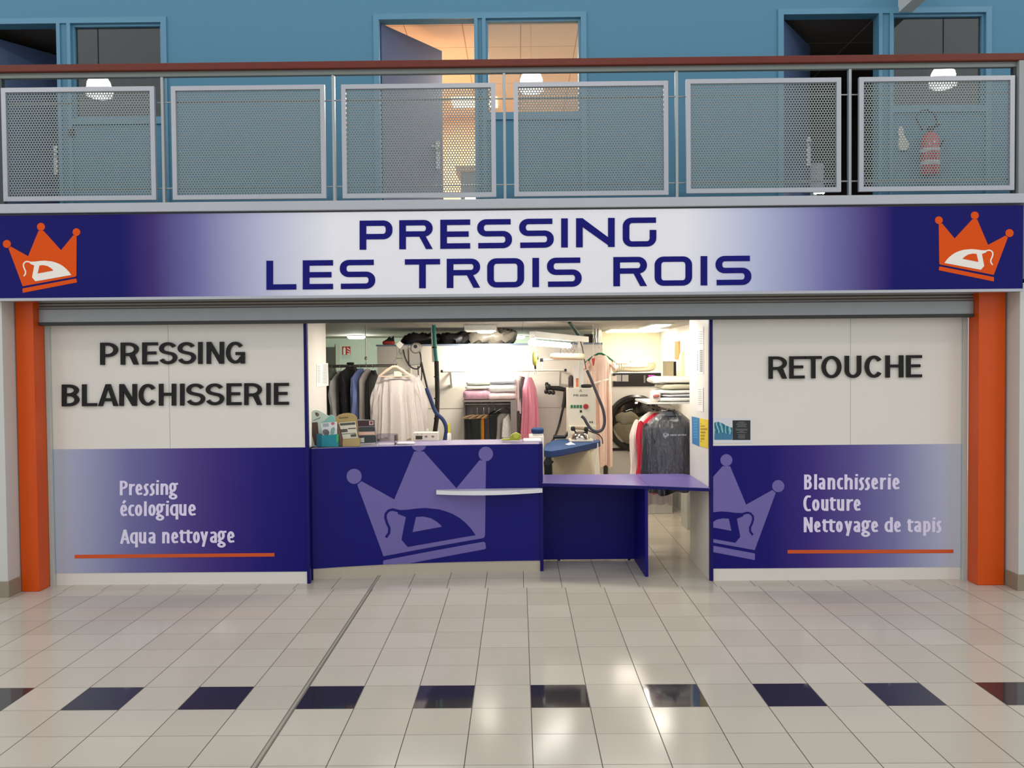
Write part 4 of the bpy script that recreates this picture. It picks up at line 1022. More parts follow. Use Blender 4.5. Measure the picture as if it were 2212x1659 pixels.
ws_ = garment('shirt', (wsx, YH, A(860, 806, YH).z), .375, .675, .17, big, 'big white shirt on a wooden hanger before the finishing machine', 'shirt', 0, 11, sleeve=.57, sw=.088, flare=1.28, neck=.62, drop=.04, collar=False, spread=.075, cuff=True, folds=1.5)
o = MB().box(-.03, .05, -.112, -.108, -.03, .02).build('paper_label', pm('label_cream', (226, 216, 196), .5), None); o.parent = ws_

# teal and black hose pole
pt = thing('steam_pipe', A(940, 960, 2.5), 'vertical steam pipe with teal top and black insulation', 'pipe')
tealm = pm('teal_pipe', (28, 128, 116), .4); foam = pm('black_foam', (40, 34, 30), .8, var=.2)
MB().tube([(A(940, 780, 2.5).x-.01, 2.5, zC), A(939, 740, 2.5), A(943, 782, 2.5)], .021, 12).build('teal_pipe', tealm, pt, smooth=True)
MB().tube([(A(936, 780, 2.5).x-.012, 2.51, zC), A(936, 782, 2.51)], .012, 10).build('white_pipe', white_met, pt, smooth=True)
MB().tube([A(943, 780, 2.5), A(945, 850, 2.5), A(944, 900, 2.5), A(938, 945, 2.5), A(936, 985, 2.5), (A(936, 985, 2.5).x, 2.5, 0)], .026, 12).build('insulation', foam, pt, smooth=True)
for y in (752, 815, 862, 905):
    p = A(943 if y > 770 else 938.5, y, 2.5); MB().lathe([(.030, 0), (.030, .014)], p, n=12).build('pipe_clip', blk, pt)

# ---------------------------------------------------------------- things on top of the partition
bagm = pm('black_bag_plastic', (26, 24, 26), .45, var=.3, bump=.3)
zt_ = pz+.02
def sack(px0, px1, py, Y, d, mat, name, label, cat, seed, e=.6):
    a_, b_ = A(px0, py, Y), A(px1, py, Y); h_ = a_.z-zt_
    t = thing(name, ((a_.x+b_.x)/2, Y+d/2, zt_), label, cat)
    MB().soft(((a_.x+b_.x)/2, Y+d/2, zt_+h_/2), b_.x-a_.x, d, h_, e, 40, 18, .05, seed).build('bag', mat, t, smooth=True); return t
sack(866, 946, 722, 3.28, .45, bagm, 'garment_bag', 'long black bag lying on the partition above the shirt machine', 'bag', 3)
sack(944, 1014, 720, 3.3, .45, bagm, 'garment_bag', 'black rubbish bag on the partition left of the clear bag', 'bag', 8, .8)
sack(1008, 1116, 711, 3.28, .5, pm('cloudy_plastic', (132, 126, 116), .3, var=.25, bump=.3), 'plastic_bag', 'big crumpled clear plastic bag on the partition', 'bag', 5, .8)
p = A(838, 742, 3.3)
t = thing('toy_car', (p.x, 3.35, zt_), 'small red toy with black parts on the partition edge', 'toy')
MB().soft((p.x, 3.36, zt_+.025), .15, .1, .05, .5).build('red_base', pm('toy_red', (186, 62, 52), .5), t, smooth=True)
MB().prism([[(828, 737), (835, 733), (841, 727), (845, 731), (850, 725), (851, 737)]], onY(3.34), 0, .04).build('black_top', blk, t, fix=True)

# ---------------------------------------------------------------- wall rail and balancer
YP = 3.2
wr_ = thing('wall_rail', A(1090, 800, 3.0), 'white wall rail with black end caps on the partition', 'rail')
a_, b_ = A(956, 802, 3.0), A(1220, 799.5, 3.0)
MB().tube([(a_.x, 3.0, a_.z), (b_.x, 3.0, a_.z)], .014, 10).build('tube', white_met, wr_, smooth=True)
for x in (a_.x-.008, b_.x+.008): boxobj('end_cap', blk, x-.014, x+.014, 2.98, 3.02, a_.z-.016, a_.z+.016, wr_)
for px in (972, 1211):
    x = A(px, 800, 3.0).x; MB().box(x-.012, x+.012, 3.0, 3.2, a_.z-.008, a_.z+.008).hexa([(x-.012, 3.02, a_.z-.02), (x+.012, 3.02, a_.z-.02), (x+.012, 3.2, a_.z-.2), (x-.012, 3.2, a_.z-.2), (x-.012, 3.02, a_.z), (x+.012, 3.02, a_.z), (x+.012, 3.2, a_.z-.16), (x-.012, 3.2, a_.z-.16)]).build('bracket', white_met, wr_)

# niche cabinet with laundry packs
YN = 2.78
nx0, nx1 = A(999, 870, YN).x, A(1116, 870, YN).x; nz1 = A(1060, 864, YN).z
gb = pm('grey_board', (128, 118, 116), .6, var=.03)
nc = thing('clothes_cabinet', ((nx0+nx1)/2, YN, 0), 'grey open cabinet with trousers under the folded laundry', 'cabinet')
boxobj('top_board', gb, nx0, nx1, YN, 3.19, nz1-.022, nz1, nc)
boxobj('side_board', gb, nx0, nx0+.02, YN+.2, 3.19, 0, nz1-.022, nc); boxobj('side_board', gb, nx1-.07, nx1, YN, 3.19, 0, nz1-.022, nc)
boxobj('back_board', pm('lightened_grey_board', (178, 168, 162), .6, var=.03), nx0+.02, nx1-.07, 3.15, 3.185, .4, nz1-.022, nc)  # cabinet grey lightened in colour, as the lamps do not reach in here
zr_ = A(1055, 872.5, 2.95).z; na, nb = nx0+.02, nx1-.07
MB().tube([(na, 2.95, zr_), (nb, 2.95, zr_)], .012, 10).build('hanging_bar', wire, nc, smooth=True)
packs = [(1000, 1062, 842, 860, 'pink folded sheet pack lowest on the left of the cabinet', (214, 160, 182)), (1004, 1062, 836, 847, 'white folded pack in the middle of the left laundry stack', (238, 232, 226)), (1006, 1062, 824, 836, 'pale green edged pack on top of the left laundry stack', (222, 232, 218)),
         (1050, 1116, 848, 864, 'pale pink printed pack lowest in the right laundry stack', (236, 206, 204)), (1052, 1116, 830, 849, 'white pack in the middle of the right laundry stack', (240, 238, 238)), (1055, 1115, 818, 831, 'pale blue grey pack on top of the right laundry stack', (206, 214, 226))]
film = film_mat('clear_film', .16)
for k, (x0, x1, y0, y1, lb, c_) in enumerate(packs):
    a_, b_ = A(x0, y0, YN+.02), A(x1, y1, YN+.02)
    base = nz1 if k in (0, 3) else ptop
    hgt = max(.05, a_.z-base) ; ptop = base+hgt
    t = thing('laundry_pack', ((a_.x+b_.x)/2, YN+.18, base), lb, 'laundry pack', 'plastic wrapped laundry packs on the cabinet')
    MB().soft(((a_.x+b_.x)/2, YN+.18, base+hgt/2), b_.x-a_.x, .36, hgt, .3, 36, 12, .006, k).build('linen', fabric('linen_%02x%02x%02x' % c_, c_), t, smooth=True)
    MB().soft(((a_.x+b_.x)/2, YN+.18, base+hgt/2), b_.x-a_.x+.008, .37, hgt+.004, .34, 36, 12, .01, k+9).build('wrapping', film, t, smooth=True)
# trousers in the cabinet
TG = 'garments in the grey cabinet'; dk = fabric('black_trouser_cloth', (26, 26, 26)); dk2 = fabric('charcoal_cloth', (52, 48, 52)); dg = fabric('dark_green_cloth', (26, 34, 26)); orc = fabric('orange_cloth', (222, 132, 36)); grs = fabric('grey_skirt_cloth', (150, 142, 134))
lime = pm('lime_piping', (130, 160, 70), .6)
def cab(px, ytop, w, h, d, mat, rz, seed, lb, hl, piping=None, hm=None):
    p = A(px, 890, 2.95); zt2_ = A(px, ytop, 2.95).z
    hanger((p.x, 2.95, zr_+.014), .28, hm or wood, hl, rz, .035, zr_+.014-zt2_-.045, .008, 'hangers in the grey cabinet', bar=True)
    return trousers((p.x, 2.95, zt2_), w, h, d, mat, lb, rz, seed, TG, piping)
cab(1019, 905, .26, .62, .08, dk, math.radians(35), 1, 'black trousers leftmost in the grey cabinet', 'wooden hanger leftmost in the cabinet, over black trousers', MATS['lime_piping'])
cab(1031, 905, .24, .62, .08, dg, math.radians(50), 2, 'dark trousers with a pale motif left of the orange cloth', 'wooden hanger over the dark trousers with a motif', lime)
cab(1045, 904, .13, .60, .06, orc, math.radians(55), 3, 'bright orange trousers in the grey cabinet', 'wooden hanger over the orange trousers')
cab(1056, 904, .24, .60, .08, dk2, math.radians(58), 4, 'charcoal trousers right of the orange ones', 'wooden hanger over the charcoal trousers')
cab(1069, 896, .22, .62, .08, dk, math.radians(60), 5, 'black trousers beside the clear plastic sleeve', 'dark hanger over the black trousers by the plastic', None, hose_b)
p = A(1089, 890, 2.93)
hanger((p.x, 2.95, zr_+.014), .25, wire, 'wire hanger over the silvery wrapped skirt', math.radians(20), .06, .06, .004, 'hangers in the grey cabinet')
sk = garment('skirt', (p.x, 2.95, A(1089, 893, 2.95).z), .20, .50, .12, grs, 'pale grey skirt under crumpled clear plastic at the right of the cabinet', 'skirt', math.radians(18), 21, sleeve=0, flare=1.5, neck=.4, drop=.05, group=TG, collar=False)
mb = MB().prism([[(.02, -.0), (.10, -.30), (.0, -.36), (-.07, -.26), (-.05, -.06)]], lambda a, b, t: (a, t+.02*math.sin(b*30), b), -.115, -.10)
o = mb.build('plastic_wrap', pm('crumpled_plastic', (214, 208, 204), .2, var=.3, scale=40, bump=.6), None, fix=True); o.parent = sk
# pink garments right of the cabinet, on the wall rail
zwr = A(1090, 801, 3.0).z
pk = fabric('pink_satin', (216, 132, 152), .45, 40, .1); pk2 = fabric('pale_pink_cloth', (244, 216, 216)); bwp = pm('black_white_lace', (90, 84, 84), .7, var=.9, scale=90)
def wall_g(px, y0, w, h, d, mat, rz, seed, nm, lb, cat, **k):
    p = A(px, 850, 2.96); nz_ = A(px, y0, 2.96).z
    hanger((p.x, 3.0, zwr+.016), w*.8, wire, 'thin wire hanger over the '+lb, rz, .05, zwr+.016-nz_, .0035, 'wire hangers on the wall rail')
    return garment(nm, (p.x, 2.98, nz_), w, h, d, mat, lb, cat, rz, seed, group='garments on the wall rail', collar=False, **k)
wall_g(1121, 812, .17, .42, .08, pk2, math.radians(65), 31, 'blouse', 'pale pink blouse hanging from the wall rail', 'blouse', sleeve=0, neck=.6, drop=.04)
wall_g(1129, 814, .16, .72, .05, bwp, math.radians(66), 32, 'dress', 'narrow black and white dress beside the pink gown', 'dress', sleeve=0, neck=.5, drop=.05)
wall_g(1142, 815, .20, .78, .12, pk, math.radians(40), 33, 'gown', 'long pink satin gown on the wall rail', 'gown', sleeve=0, neck=.35, drop=.14, flare=1.35, folds=1.3)

# ---------------------------------------------------------------- ironing station
YI = 2.45
im = pm('ironing_cream', (222, 214, 196), .4, var=.02); im2 = pm('ironing_beige', (196, 182, 150), .5, var=.03)
st = thing('ironing_station', (A(1250, 1000, YI).x, YI, 0), 'cream vacuum ironing station with green buttons and a blue padded board', 'ironing station')
fI = onY(YI)
c0, c1 = A(1227, 918, YI), A(1286, 838, YI)
boxobj('cabinet', im, c0.x, c1.x, YI, YI+.32, .35, c1.z, st, bev=.006)
b0, b1 = A(1229, 960, YI), A(1285, 919, YI)
boxobj('lower_cabinet', im, b0.x, b1.x+.01, YI-.03, YI+.28, .3, b1.z, st, bev=.006)
# body under the board
MB().hexa([(A(1198, 1022, 2.0).x, 1.98, 0), (A(1300, 1022, 2.0).x, 1.98, 0), (A(1300, 1022, 2.0).x, 2.6, 0), (A(1198, 1022, 2.0).x, 2.6, 0),
           (A(1193, 985, 2.0).x, 1.98, .93), (A(1272, 985, 2.0).x, 1.98, .93), (A(1298, 960, 2.0).x, 2.5, .95), (A(1193, 985, 2.0).x, 2.5, .95)]).build('base', im2, st, bev=.008)
MB().hexa([(A(1270, 1022, 2.0).x, 1.985, .25), (A(1302, 1022, 2.0).x, 1.99, .25), (A(1302, 1022, 2.0).x, 2.5, .25), (A(1270, 1022, 2.0).x, 2.5, .25),
           (A(1262, 985, 2.0).x, 1.985, .95), (A(1296, 962, 2.0).x, 2.2, .99), (A(1300, 962, 2.0).x, 2.52, .99), (A(1262, 985, 2.0).x, 2.5, .95)]).build('arm_cover', im, st, bev=.006)
pad = pm('blue_pad_cloth', (36, 74, 122), .75, var=.08, scale=80, bump=.15); pad_d = pm('blue_pad_edge', (26, 52, 102), .75, var=.08, scale=80)
top = [(1175, 973), (1176, 966), (1180, 959), (1196, 951), (1212, 948.6), (1255, 949), (1294, 949.5), (1297, 952), (1290, 955), (1270, 959.5), (1240, 966), (1212, 971.5), (1190, 974.5)]
zB = 1.0
tp = [(AZ(a_, b_, zB).x, AZ(a_, b_, zB).y) for a_, b_ in top]
MB().prism([tp], lambda a, b, t: (a, b, t), zB-.008, zB).build('board_top', pad, st, fix=True)
MB().prism([tp], lambda a, b, t: (a, b, t), zB-.065, zB-.008).build('board_pad', pad_d, st, fix=True, bev=.008)
q = AZ(1231, 960, zB); w_ = [(AZ(a_, b_, zB+.002).x, AZ(a_, b_, zB+.002).y) for a_, b_ in ((1221, 959.5), (1227, 957.5), (1233, 954), (1236, 956.5), (1243, 960), (1234, 960.5), (1228, 961.5))]
MB().prism([w_], lambda a, b, t: (a, b, t), zB, zB+.003).build('white_cloth', pm('white_cloth_scrap', (226, 232, 248), .7), st, fix=True)
# front face details
ink = pm('panel_ink', (92, 90, 86), .5); grn = pm('green_button', (36, 110, 66), .4); redk = pm('red_switch', (176, 40, 34), .35)
mb = MB()
for ch, x0, x1 in (('P', 820, 858), ('R', 866, 908), ('4', 930, 966), ('0', 970, 1004), ('0', 1006, 1040), ('6', 1044, 1072)):
    put(mb, grot(ch, (x1-x0)/8.295, 40/8.295, 9/8.295, 9/8.295), (1140+x0/8.295, 690+1382/8.295), 0, 9/8.295, 9/8.295, fI, 0, -.002)
mb.build('lettering', ink, st, fix=True)
mb = MB().prism([[(1250.5, 846.5), (1258, 846.5), (1254.2, 840)], [(1251.8, 845.7), (1256.7, 845.7), (1254.2, 841.5)]], fI, -.002, 0).prism([[(1254, 842.6), (1255.2, 842.6), (1254.6, 844), (1255.4, 844), (1253.8, 845.5), (1254.2, 844.2), (1253.4, 844.2)]], fI, -.002, 0)
mb.build('warning_symbol', pm('warning_ink', (150, 130, 60), .5), st, fix=True)
for k in range(4): MB().prism([[(1232.8+k*6.5, 874.8), (1237.4+k*6.5, 874.8), (1237.4+k*6.5, 881), (1232.8+k*6.5, 881)]], fI, -.012, 0).build('push_button', grn, st, fix=True)
q = A(1265.5, 878, YI); MB().lathe([(0, -.03), (.022, -.03), (.028, -.012), (.03, 0)], (q.x, YI, q.z), 'y', 20).box(q.x-.006, q.x+.006, YI-.045, YI-.03, q.z-.02, q.z+.02).build('main_switch', redk, st, smooth=True)
MB().prism([[(1252.5, 886), (1257, 886), (1257, 891), (1252.5, 891)]], fI, -.006, 0).build('socket', blk, st, fix=True)
for px in (1274.5, 1279): MB().prism([[(px-1, 910), (px+1, 910), (px+1, 914), (px-1, 914)]], fI, -.006, 0).build('socket', blk, st, fix=True)
# post and lamp arm
pp0, pp1 = A(1251, 840, YI+.1), A(1260, 735, YI+.1)
boxobj('post', white_met, pp0.x, pp1.x, YI+.1, YI+.16, pp0.z-.02, pp1.z, st)
a0_, a1_ = A(1150, 722, 1.45), A(1266, 733, 2.6)
dv = (a1_-a0_); 
def seg(name, s0, s1, hw, zlo, zhi, mat, par):
    p_, q_ = a0_+dv*s0, a0_+dv*s1; nrm = Vector((dv.y, -dv.x, 0)).normalized()*hw
    return MB().hexa([p_+nrm+Vector((0, 0, zlo)), q_+nrm+Vector((0, 0, zlo)), q_-nrm+Vector((0, 0, zlo)), p_-nrm+Vector((0, 0, zlo)),
                      p_+nrm+Vector((0, 0, zhi)), q_+nrm+Vector((0, 0, zhi)), q_-nrm+Vector((0, 0, zhi)), p_-nrm+Vector((0, 0, zhi))]).build(name, mat, par, bev=.004)
arm = seg('lamp_arm', 0, 1, .035, -.035, .03, white_met, st)
seg('tube_holder', -.005, .03, .02, -.10, -.03, white_met, arm)
tl = pm('lit_tube', (255, 255, 255), .4, emit=((255, 250, 242), 12))
tp0, tp1 = a0_+dv*(-.03)+Vector((0, 0, -.085)), a0_+dv*.66+Vector((0, 0, -.085))
MB().tube([tp0, tp1], .028, 14).build('lit_tube', tl, arm, smooth=True)
pl_ = a0_+dv*.33+Vector((0, 0, -.14)); lamp('POINT', pl_, P_TUBE, (1, .96, .9), arm, .15)
MB().hexa([(A(1247, 735, 2.5).x, 2.48, A(1247, 752, 2.5).z), (A(1256, 735, 2.5).x, 2.48, A(1247, 752, 2.5).z), (A(1256, 735, 2.5).x, 2.56, A(1247, 752, 2.5).z), (A(1247, 735, 2.5).x, 2.56, A(1247, 752, 2.5).z),
           (A(1250, 735, 2.5).x, 2.48, A(1247, 730, 2.5).z), (A(1258, 735, 2.5).x, 2.48, A(1247, 730, 2.5).z), (A(1258, 735, 2.5).x, 2.56, A(1247, 730, 2.5).z), (A(1250, 735, 2.5).x, 2.56, A(1247, 730, 2.5).z)]).build('arm_bracket', white_met, st)
# sleeve board
YS_ = 2.2
sb = MB(); ns = 20
pts = [(1188, 768, .030), (1196, 768.5, .043), (1215, 769.5, .047), (1240, 770.5, .048), (1254, 771, .05), (1260, 771.5, .048), (1264, 772, .034)]
sb.tube([A(a_, b_, YS_) for a_, b_, _ in pts], [r_ for *_, r_ in pts], 20)
sb.v = [Vector((v.x, YS_+(v.y-YS_)*1.5, A(1220, 769, YS_).z+(v.z-A(1220, 769, YS_).z)*.72)) for v in sb.v]
sb.build('sleeve_board', pm('cream_padding', (238, 226, 196), .7, var=.06, bump=.2), st, smooth=True)
MB().hexa([tuple(A(a_, b_, YS_+y_)) for a_, b_, y_ in ((1200, 777, -.04), (1258, 778, -.04), (1258, 778, .06), (1200, 777, .06), (1188, 771, -.05), (1262, 774, -.05), (1262, 774, .07), (1188, 771, .07))]).build('board_underside', pm('tan_underside', (166, 132, 96), .6), st)
MB().tube([A(1169, 778, YS_), A(1185, 776.5, YS_), A(1198, 775.5, YS_), A(1215, 775.5, YS_)], .015, 10).build('board_arm', white_met, st, smooth=True)
MB().lathe([(.019, -.012), (.019, .02)], A(1169, 778, YS_), 'x', 12).build('arm_knob', hose_b, st)
MB().tube([A(1170, 779, YS_), A(1170, 800, YS_)], .010, 8).build('hanging_rod', white_met, st)
hose('cord', [(1254, 738, 2.4), (1258, 752, 2.3), (1262, 775, 2.2), (1266, 798, 2.2)], .006, pm('brown_cord', (92, 66, 50), .6), st, 2.2)
hose('iron_hose', [(1268, 800), (1276, 818), (1285, 840), (1294, 862), (1303, 886), (1306, 910), (1302, 926), (1293, 932), (1280, 929), (1270, 918), (1262, 904), (1256, 899)], .016, pm('violet_grey_hose', (58, 56, 68), .55, var=.15), st, 2.15, 12)
mb = MB()
for k, (x, y) in enumerate([(1213, 752), (1217, 756), (1221, 751), (1225, 757), (1229, 752), (1233, 757), (1237, 753), (1241, 757), (1233, 745), (1239, 742), (1243, 746), (1219, 762), (1228, 763), (1238, 762)]):
    p = A(x, y, 2.1); mb.soft((p.x, p.y, p.z), .009, .009, .034, .6, 8, 6)
mb.build('pegs', pm('peg_grey', (112, 102, 96), .4, var=.3), st, smooth=True)
hose('peg_cord', [(1210, 766), (1213, 752), (1225, 748), (1238, 740), (1244, 742)], .003, hose_b, st, 2.1)

# iron
ir = thing('steam_iron', A(1254, 945, 2.3), 'chrome steam iron with black ended handle resting behind the blue board', 'iron')
chrome = pm('chrome', (206, 200, 192), .14, 1, .05); tan = pm('tan_grip', (168, 142, 112), .5)
MB().lathe([(0, .085), (.05, .08), (.088, .05), (.098, .012), (.1, 0)], A(1254, 948.5, 2.3), n=28).build('sole_body', chrome, ir, smooth=True)
MB().tube([A(1240, 924, 2.3), A(1264, 926, 2.3)], .017, 12).build('grip', tan, ir, smooth=True)
for a_, b_ in ((1238, 926), (1266, 927)): MB().soft(A(a_, b_, 2.3), .052, .045, .05, .7).build('grip_end', blk, ir, smooth=True)
MB().tube([A(1240, 929, 2.3), A(1247, 938, 2.3)], .008, 8).tube([A(1267, 929, 2.3), A(1266, 939, 2.3)], .018, 8).box(A(1254, 936, 2.3).x-.03, A(1254, 936, 2.3).x+.03, 2.27, 2.33, A(1254, 938, 2.3).z-.01, A(1254, 936, 2.3).z).build('bracket', blk, ir, smooth=True)
boxobj('iron_rest', im, A(1229, 950, 2.3).x, A(1280, 950, 2.3).x, 2.2, 2.42, A(1254, 952, 2.3).z, A(1254, 948.5, 2.3).z, ir)
hose('iron_cord', [(1266, 928), (1280, 934, 2.25), (1292, 938, 2.2), (1300, 946, 2.15), (1302, 958, 2.1)], .007, hose_b, ir, 2.3)

# stacked things on the ironing cabinet
t = thing('spray_can', A(1233, 836, YI+.1), 'black printed can on the ironing cabinet', 'can')
p = A(1233, 837, YI+.1); MB().lathe([(.0, 0), (.028, 0), (.029, .005), (.029, .12), (.02, .14), (.0, .145)], (p.x, YI+.1, c1.z), n=18).build('can_body', pm('can_print', (58, 46, 46), .4, var=.8, scale=80), t, smooth=True)
MB().lathe([(.0295, .012), (.0295, .004)], (p.x, YI+.1, c1.z), n=18).build('can_rim', alu, t, smooth=True)
t = thing('spray_bottle_box', (A(1245, 836, YI+.12).x, YI+.12, c1.z), 'tall white box with orange print on the ironing cabinet', 'box')
h_ = A(1245, 791, YI+.1).z-c1.z
x_ = A(1244.5, 836, YI+.1).x; boxobj('carton', pm('carton_white', (232, 226, 218), .5), x_-.032, x_+.026, YI+.06, YI+.11, c1.z, c1.z+h_, t); boxobj('orange_print', pm('carton_orange', (214, 122, 78), .5, var=.3), x_-.004, x_+.024, YI+.058, YI+.06, c1.z+.01, c1.z+h_*.45, t)
t = thing('dark_tool', (A(1268, 833, YI+.1).x, YI+.1, c1.z), 'flat dark tool lying on the ironing cabinet', 'tool')
MB().soft((A(1267, 833, YI+.1).x, YI+.12, c1.z+.02), .13, .1, .04, .6).build('tool_body', blk, t, smooth=True)

# pad iron stand left (mushroom pad)
YP2 = 2.05
mp_ = thing('puff_iron', (A(1160, 950, YP2).x, YP2, 0), 'round blue padded pressing puff on a white cabinet by the counter', 'pressing puff')
q = A(1161, 930, YP2)
MB().lathe([(0, .032), (.045, .030), (.064, .022), (.068, .01)], (q.x, YP2, q.z), n=24).build('pad_top', pad, mp_, smooth=True)
MB().lathe([(.068, .01), (.066, -.018), (.058, -.03), (0, -.03)], (q.x, YP2, q.z), n=24).build('pad_rim', pad_d, mp_, smooth=True)
MB().lathe([(.055, -.03), (.05, -.075), (.05, -.1)], (q.x, YP2, q.z), n=24).build('pad_neck', white_met, mp_, smooth=True)
boxobj('cabinet', white_met, A(1143, 950, YP2).x, A(1175, 950, YP2).x, YP2-.06, YP2+.3, .2, A(1161, 938, YP2).z-.018, mp_, bev=.008)
boxobj('cabinet_foot', white_met, A(1146, 950, YP2).x, A(1173, 950, YP2).x, YP2-.04, YP2+.28, 0, .2, mp_)
tr = thing('pressing_pedal', (A(1185, 1010, 1.62).x, 1.62, 0), 'dark pedal arm under the blue ironing board', 'pedal')
MB().prism([[(1181, 984), (1190, 984), (1192, 1000), (1186, 1024), (1178, 1024), (1174, 1000)]], onY(1.62), 0, .05).build('pedal_arm', pm('dark_grey_plastic', (54, 54, 58), .5), tr, fix=True)
hose('pedal_loop', [(1195, 996), (1187, 1004), (1184, 1016), (1188, 1026)], .012, hose_b, tr, 1.62)
boxobj('pedal_base', blk, A(1176, 1010, 1.62).x, A(1192, 1010, 1.62).x, 1.6, 1.7, 0, .82, tr)

# wall steam gun
sg = thing('steam_gun', A(1200, 840, 3.1), 'black steam gun parked on the white partition with its hanging hose', 'steam gun')
MB().tube([A(1180, 838, 3.1), A(1192, 838, 3.1), A(1206, 839, 3.1), A(1222, 842, 3.1)], [.028, .026, .03, .024], 12).build('barrel', blk, sg, smooth=True)
mb = MB()
for a_, b_, r_ in ((1181, 830, .022), (1180, 846, .024), (1187, 848, .022), (1195, 848, .024), (1184, 836, .034)): mb.soft(A(a_, b_, 3.09), r_*2, r_*2, r_*2.2, .8, 12, 8)
mb.build('valves', blk, sg, smooth=True)
hose('sleeve', [(1222, 842), (1221, 856), (1219, 870), (1217, 880)], .026, blk, sg, 3.1)
hose('hose', [(1217, 878), (1213, 896), (1208, 918), (1200, 940, 2.9), (1192, 955, 2.6)], .014, hose_b, sg, 3.1)
MB().box(A(1212, 838, 3.12).x-.02, A(1212, 838, 3.12).x+.02, 3.1, 3.2, A(1212, 838, 3.12).z-.02, A(1212, 838, 3.12).z+.02).build('wall_hook', wire, sg)
MB().tube([A(1195, 944, 2.5), A(1220, 944, 2.5), A(1228, 934, 2.5)], .02, 10).build('hose_end', hose_b, sg, smooth=True)

# spring balancer
YB = 1.75
sp = thing('spring_balancer', A(1155, 750, YB), 'yellow spring balancer hanging from the strip light arm', 'balancer')
yl = pm('balancer_yellow', (206, 202, 96), .4, var=.05)
q = A(1155, 773, YB)
MB().lathe([(0, -.026), (.05, -.022), (.068, -.008), (.068, .010), (.045, .024), (0, .028)], (q.x-.0, YB, q.z), 'x', 28).build('drum', yl, sp, smooth=True)
for v_ in sp.children[0].data.vertices: v_.co.z *= 1.08
MB().lathe([(0, .040), (.018, .038), (.02, .026)], (q.x, YB, q.z), 'x', 16).build('hub', pm('hub_dark', (96, 82, 40), .4), sp, smooth=True)
MB().tube([A(1154.5, 743, YB), A(1154.5, 757, YB)], .004, 6).build('top_hook', wire, sp)
MB().tube([A(1156, 789, YB), A(1156.5, 797, YB)], .010, 8).build('bottom_swivel', blk, sp)
lp = [A(a_, b_, YB) for a_, b_ in ((1156.5, 797), (1154.5, 803), (1155.5, 809), (1157, 810), (1158.5, 807), (1158, 801))]
MB().tube(lp, .0035, 6, True).build('snap_hook', wire, sp)

# peach dress on green hanger
YD = 2.95
gr = pm('green_hanger', (24, 118, 76), .35)
dx = A(1296, 760, YD).x
dh = A(1296, 764, YD).z
tline = thing('hanging_line', (dx-.03, YD, zC), 'thin white line hanging from the ceiling to the green hanger', 'line')
MB().tube([(dx, YD, zC), (dx, YD, dh+.08)], .003, 6).build('cord', white_met, tline)
hanger((dx, YD, dh+.08), .36, gr, 'green plastic hanger with the peach dress', 0, .11, .075, .009)
peach = fabric('peach_chiffon', (236, 204, 188), .75, 40, .1)
dr_ = garment('dress', (dx-.005, YD, A(1296, 768, YD).z), .255, 1.30, .16, peach, 'long peach evening dress on the green hanger left of the dryer', 'dress', 0, 41, sleeve=.10, sw=.075, flare=1.02, neck=.6, drop=.08, collar=False, folds=1.2, spread=.03, shoulder=1.0)
wz = A(1296, 824, YD).z-A(1296, 768, YD).z
o = MB().lathe([(.122, wz-.012), (.128, wz), (.122, wz+.012)], (0, 0, 0), n=30); o.v = [Vector((v.x, v.y*.78, v.z+.25*v.x)) for v in o.v]
o = o.build('waist_band', pm('white_satin_band', (246, 232, 222), .4), None, smooth=True); o.parent = dr_
o = MB().box(.13, .19, -.09, -.086, -.30, -.24).build('paper_ticket', pm('ticket_paper', (236, 222, 204), .6), None); o.parent = dr_; 
rc = thing('red_clip', A(1281.5, 772, YD-.25), 'small red clip hanging on a cord before the peach dress', 'clip')
MB().hexa([tuple(A(a_, b_, YD-.25+y_)) for a_, b_, y_ in ((1280.5, 790, 0), (1283, 790, 0), (1283, 790, .02), (1280.5, 790, .02), (1278, 774, 0), (1285.5, 774, 0), (1285.5, 774, .03), (1278, 774, .03))]).build('clip_body', pm('clip_red', (204, 52, 56), .4), rc)
MB().tube([(A(1281.5, 770, YD-.25).x, YD-.24, zC), A(1281.5, 774, YD-.25)], .003, 6).build('cord', white_met, rc)

# duct and grey box behind
dk_ = thing('exhaust_duct', (A(1290, 740, 3.6).x, 4.6, pz+.02), 'shiny vertical metal duct above the partition corner', 'duct')
q = A(1291, 740, 4.0)
MB().lathe([(.05, pz+.02), (.05, zC-.12), (.058, zC-.12), (.058, zC-.08), (.05, zC-.08), (.05, zC)], (q.x, 4.0, 0), n=18).build('duct_tube', pm('galvanised_duct', (190, 182, 166), .2, .9, .1, 8), dk_, smooth=True)
t = thing('dark_vent_box', (A(1274, 735, 4.0).x, 4.1, pz+.02), 'dark box on the partition left of the metal duct', 'box')
pbox(MB(), 1262, 722, 1288, 742, 4.05, .2).build('box_body', pm('dark_vent', (60, 52, 46), .6), t)
tp_ = thing('green_pipe', A(1245, 705, 2.1), 'slanting dark green pipe under the ceiling over the strip light', 'pipe')
MB().tube([(A(1230, 690, 2.1).x, 2.1, zC), A(1249, 722, 2.35)], .02, 10).build('pipe_tube', pm('dark_green_pipe', (30, 70, 58), .4), tp_, smooth=True)

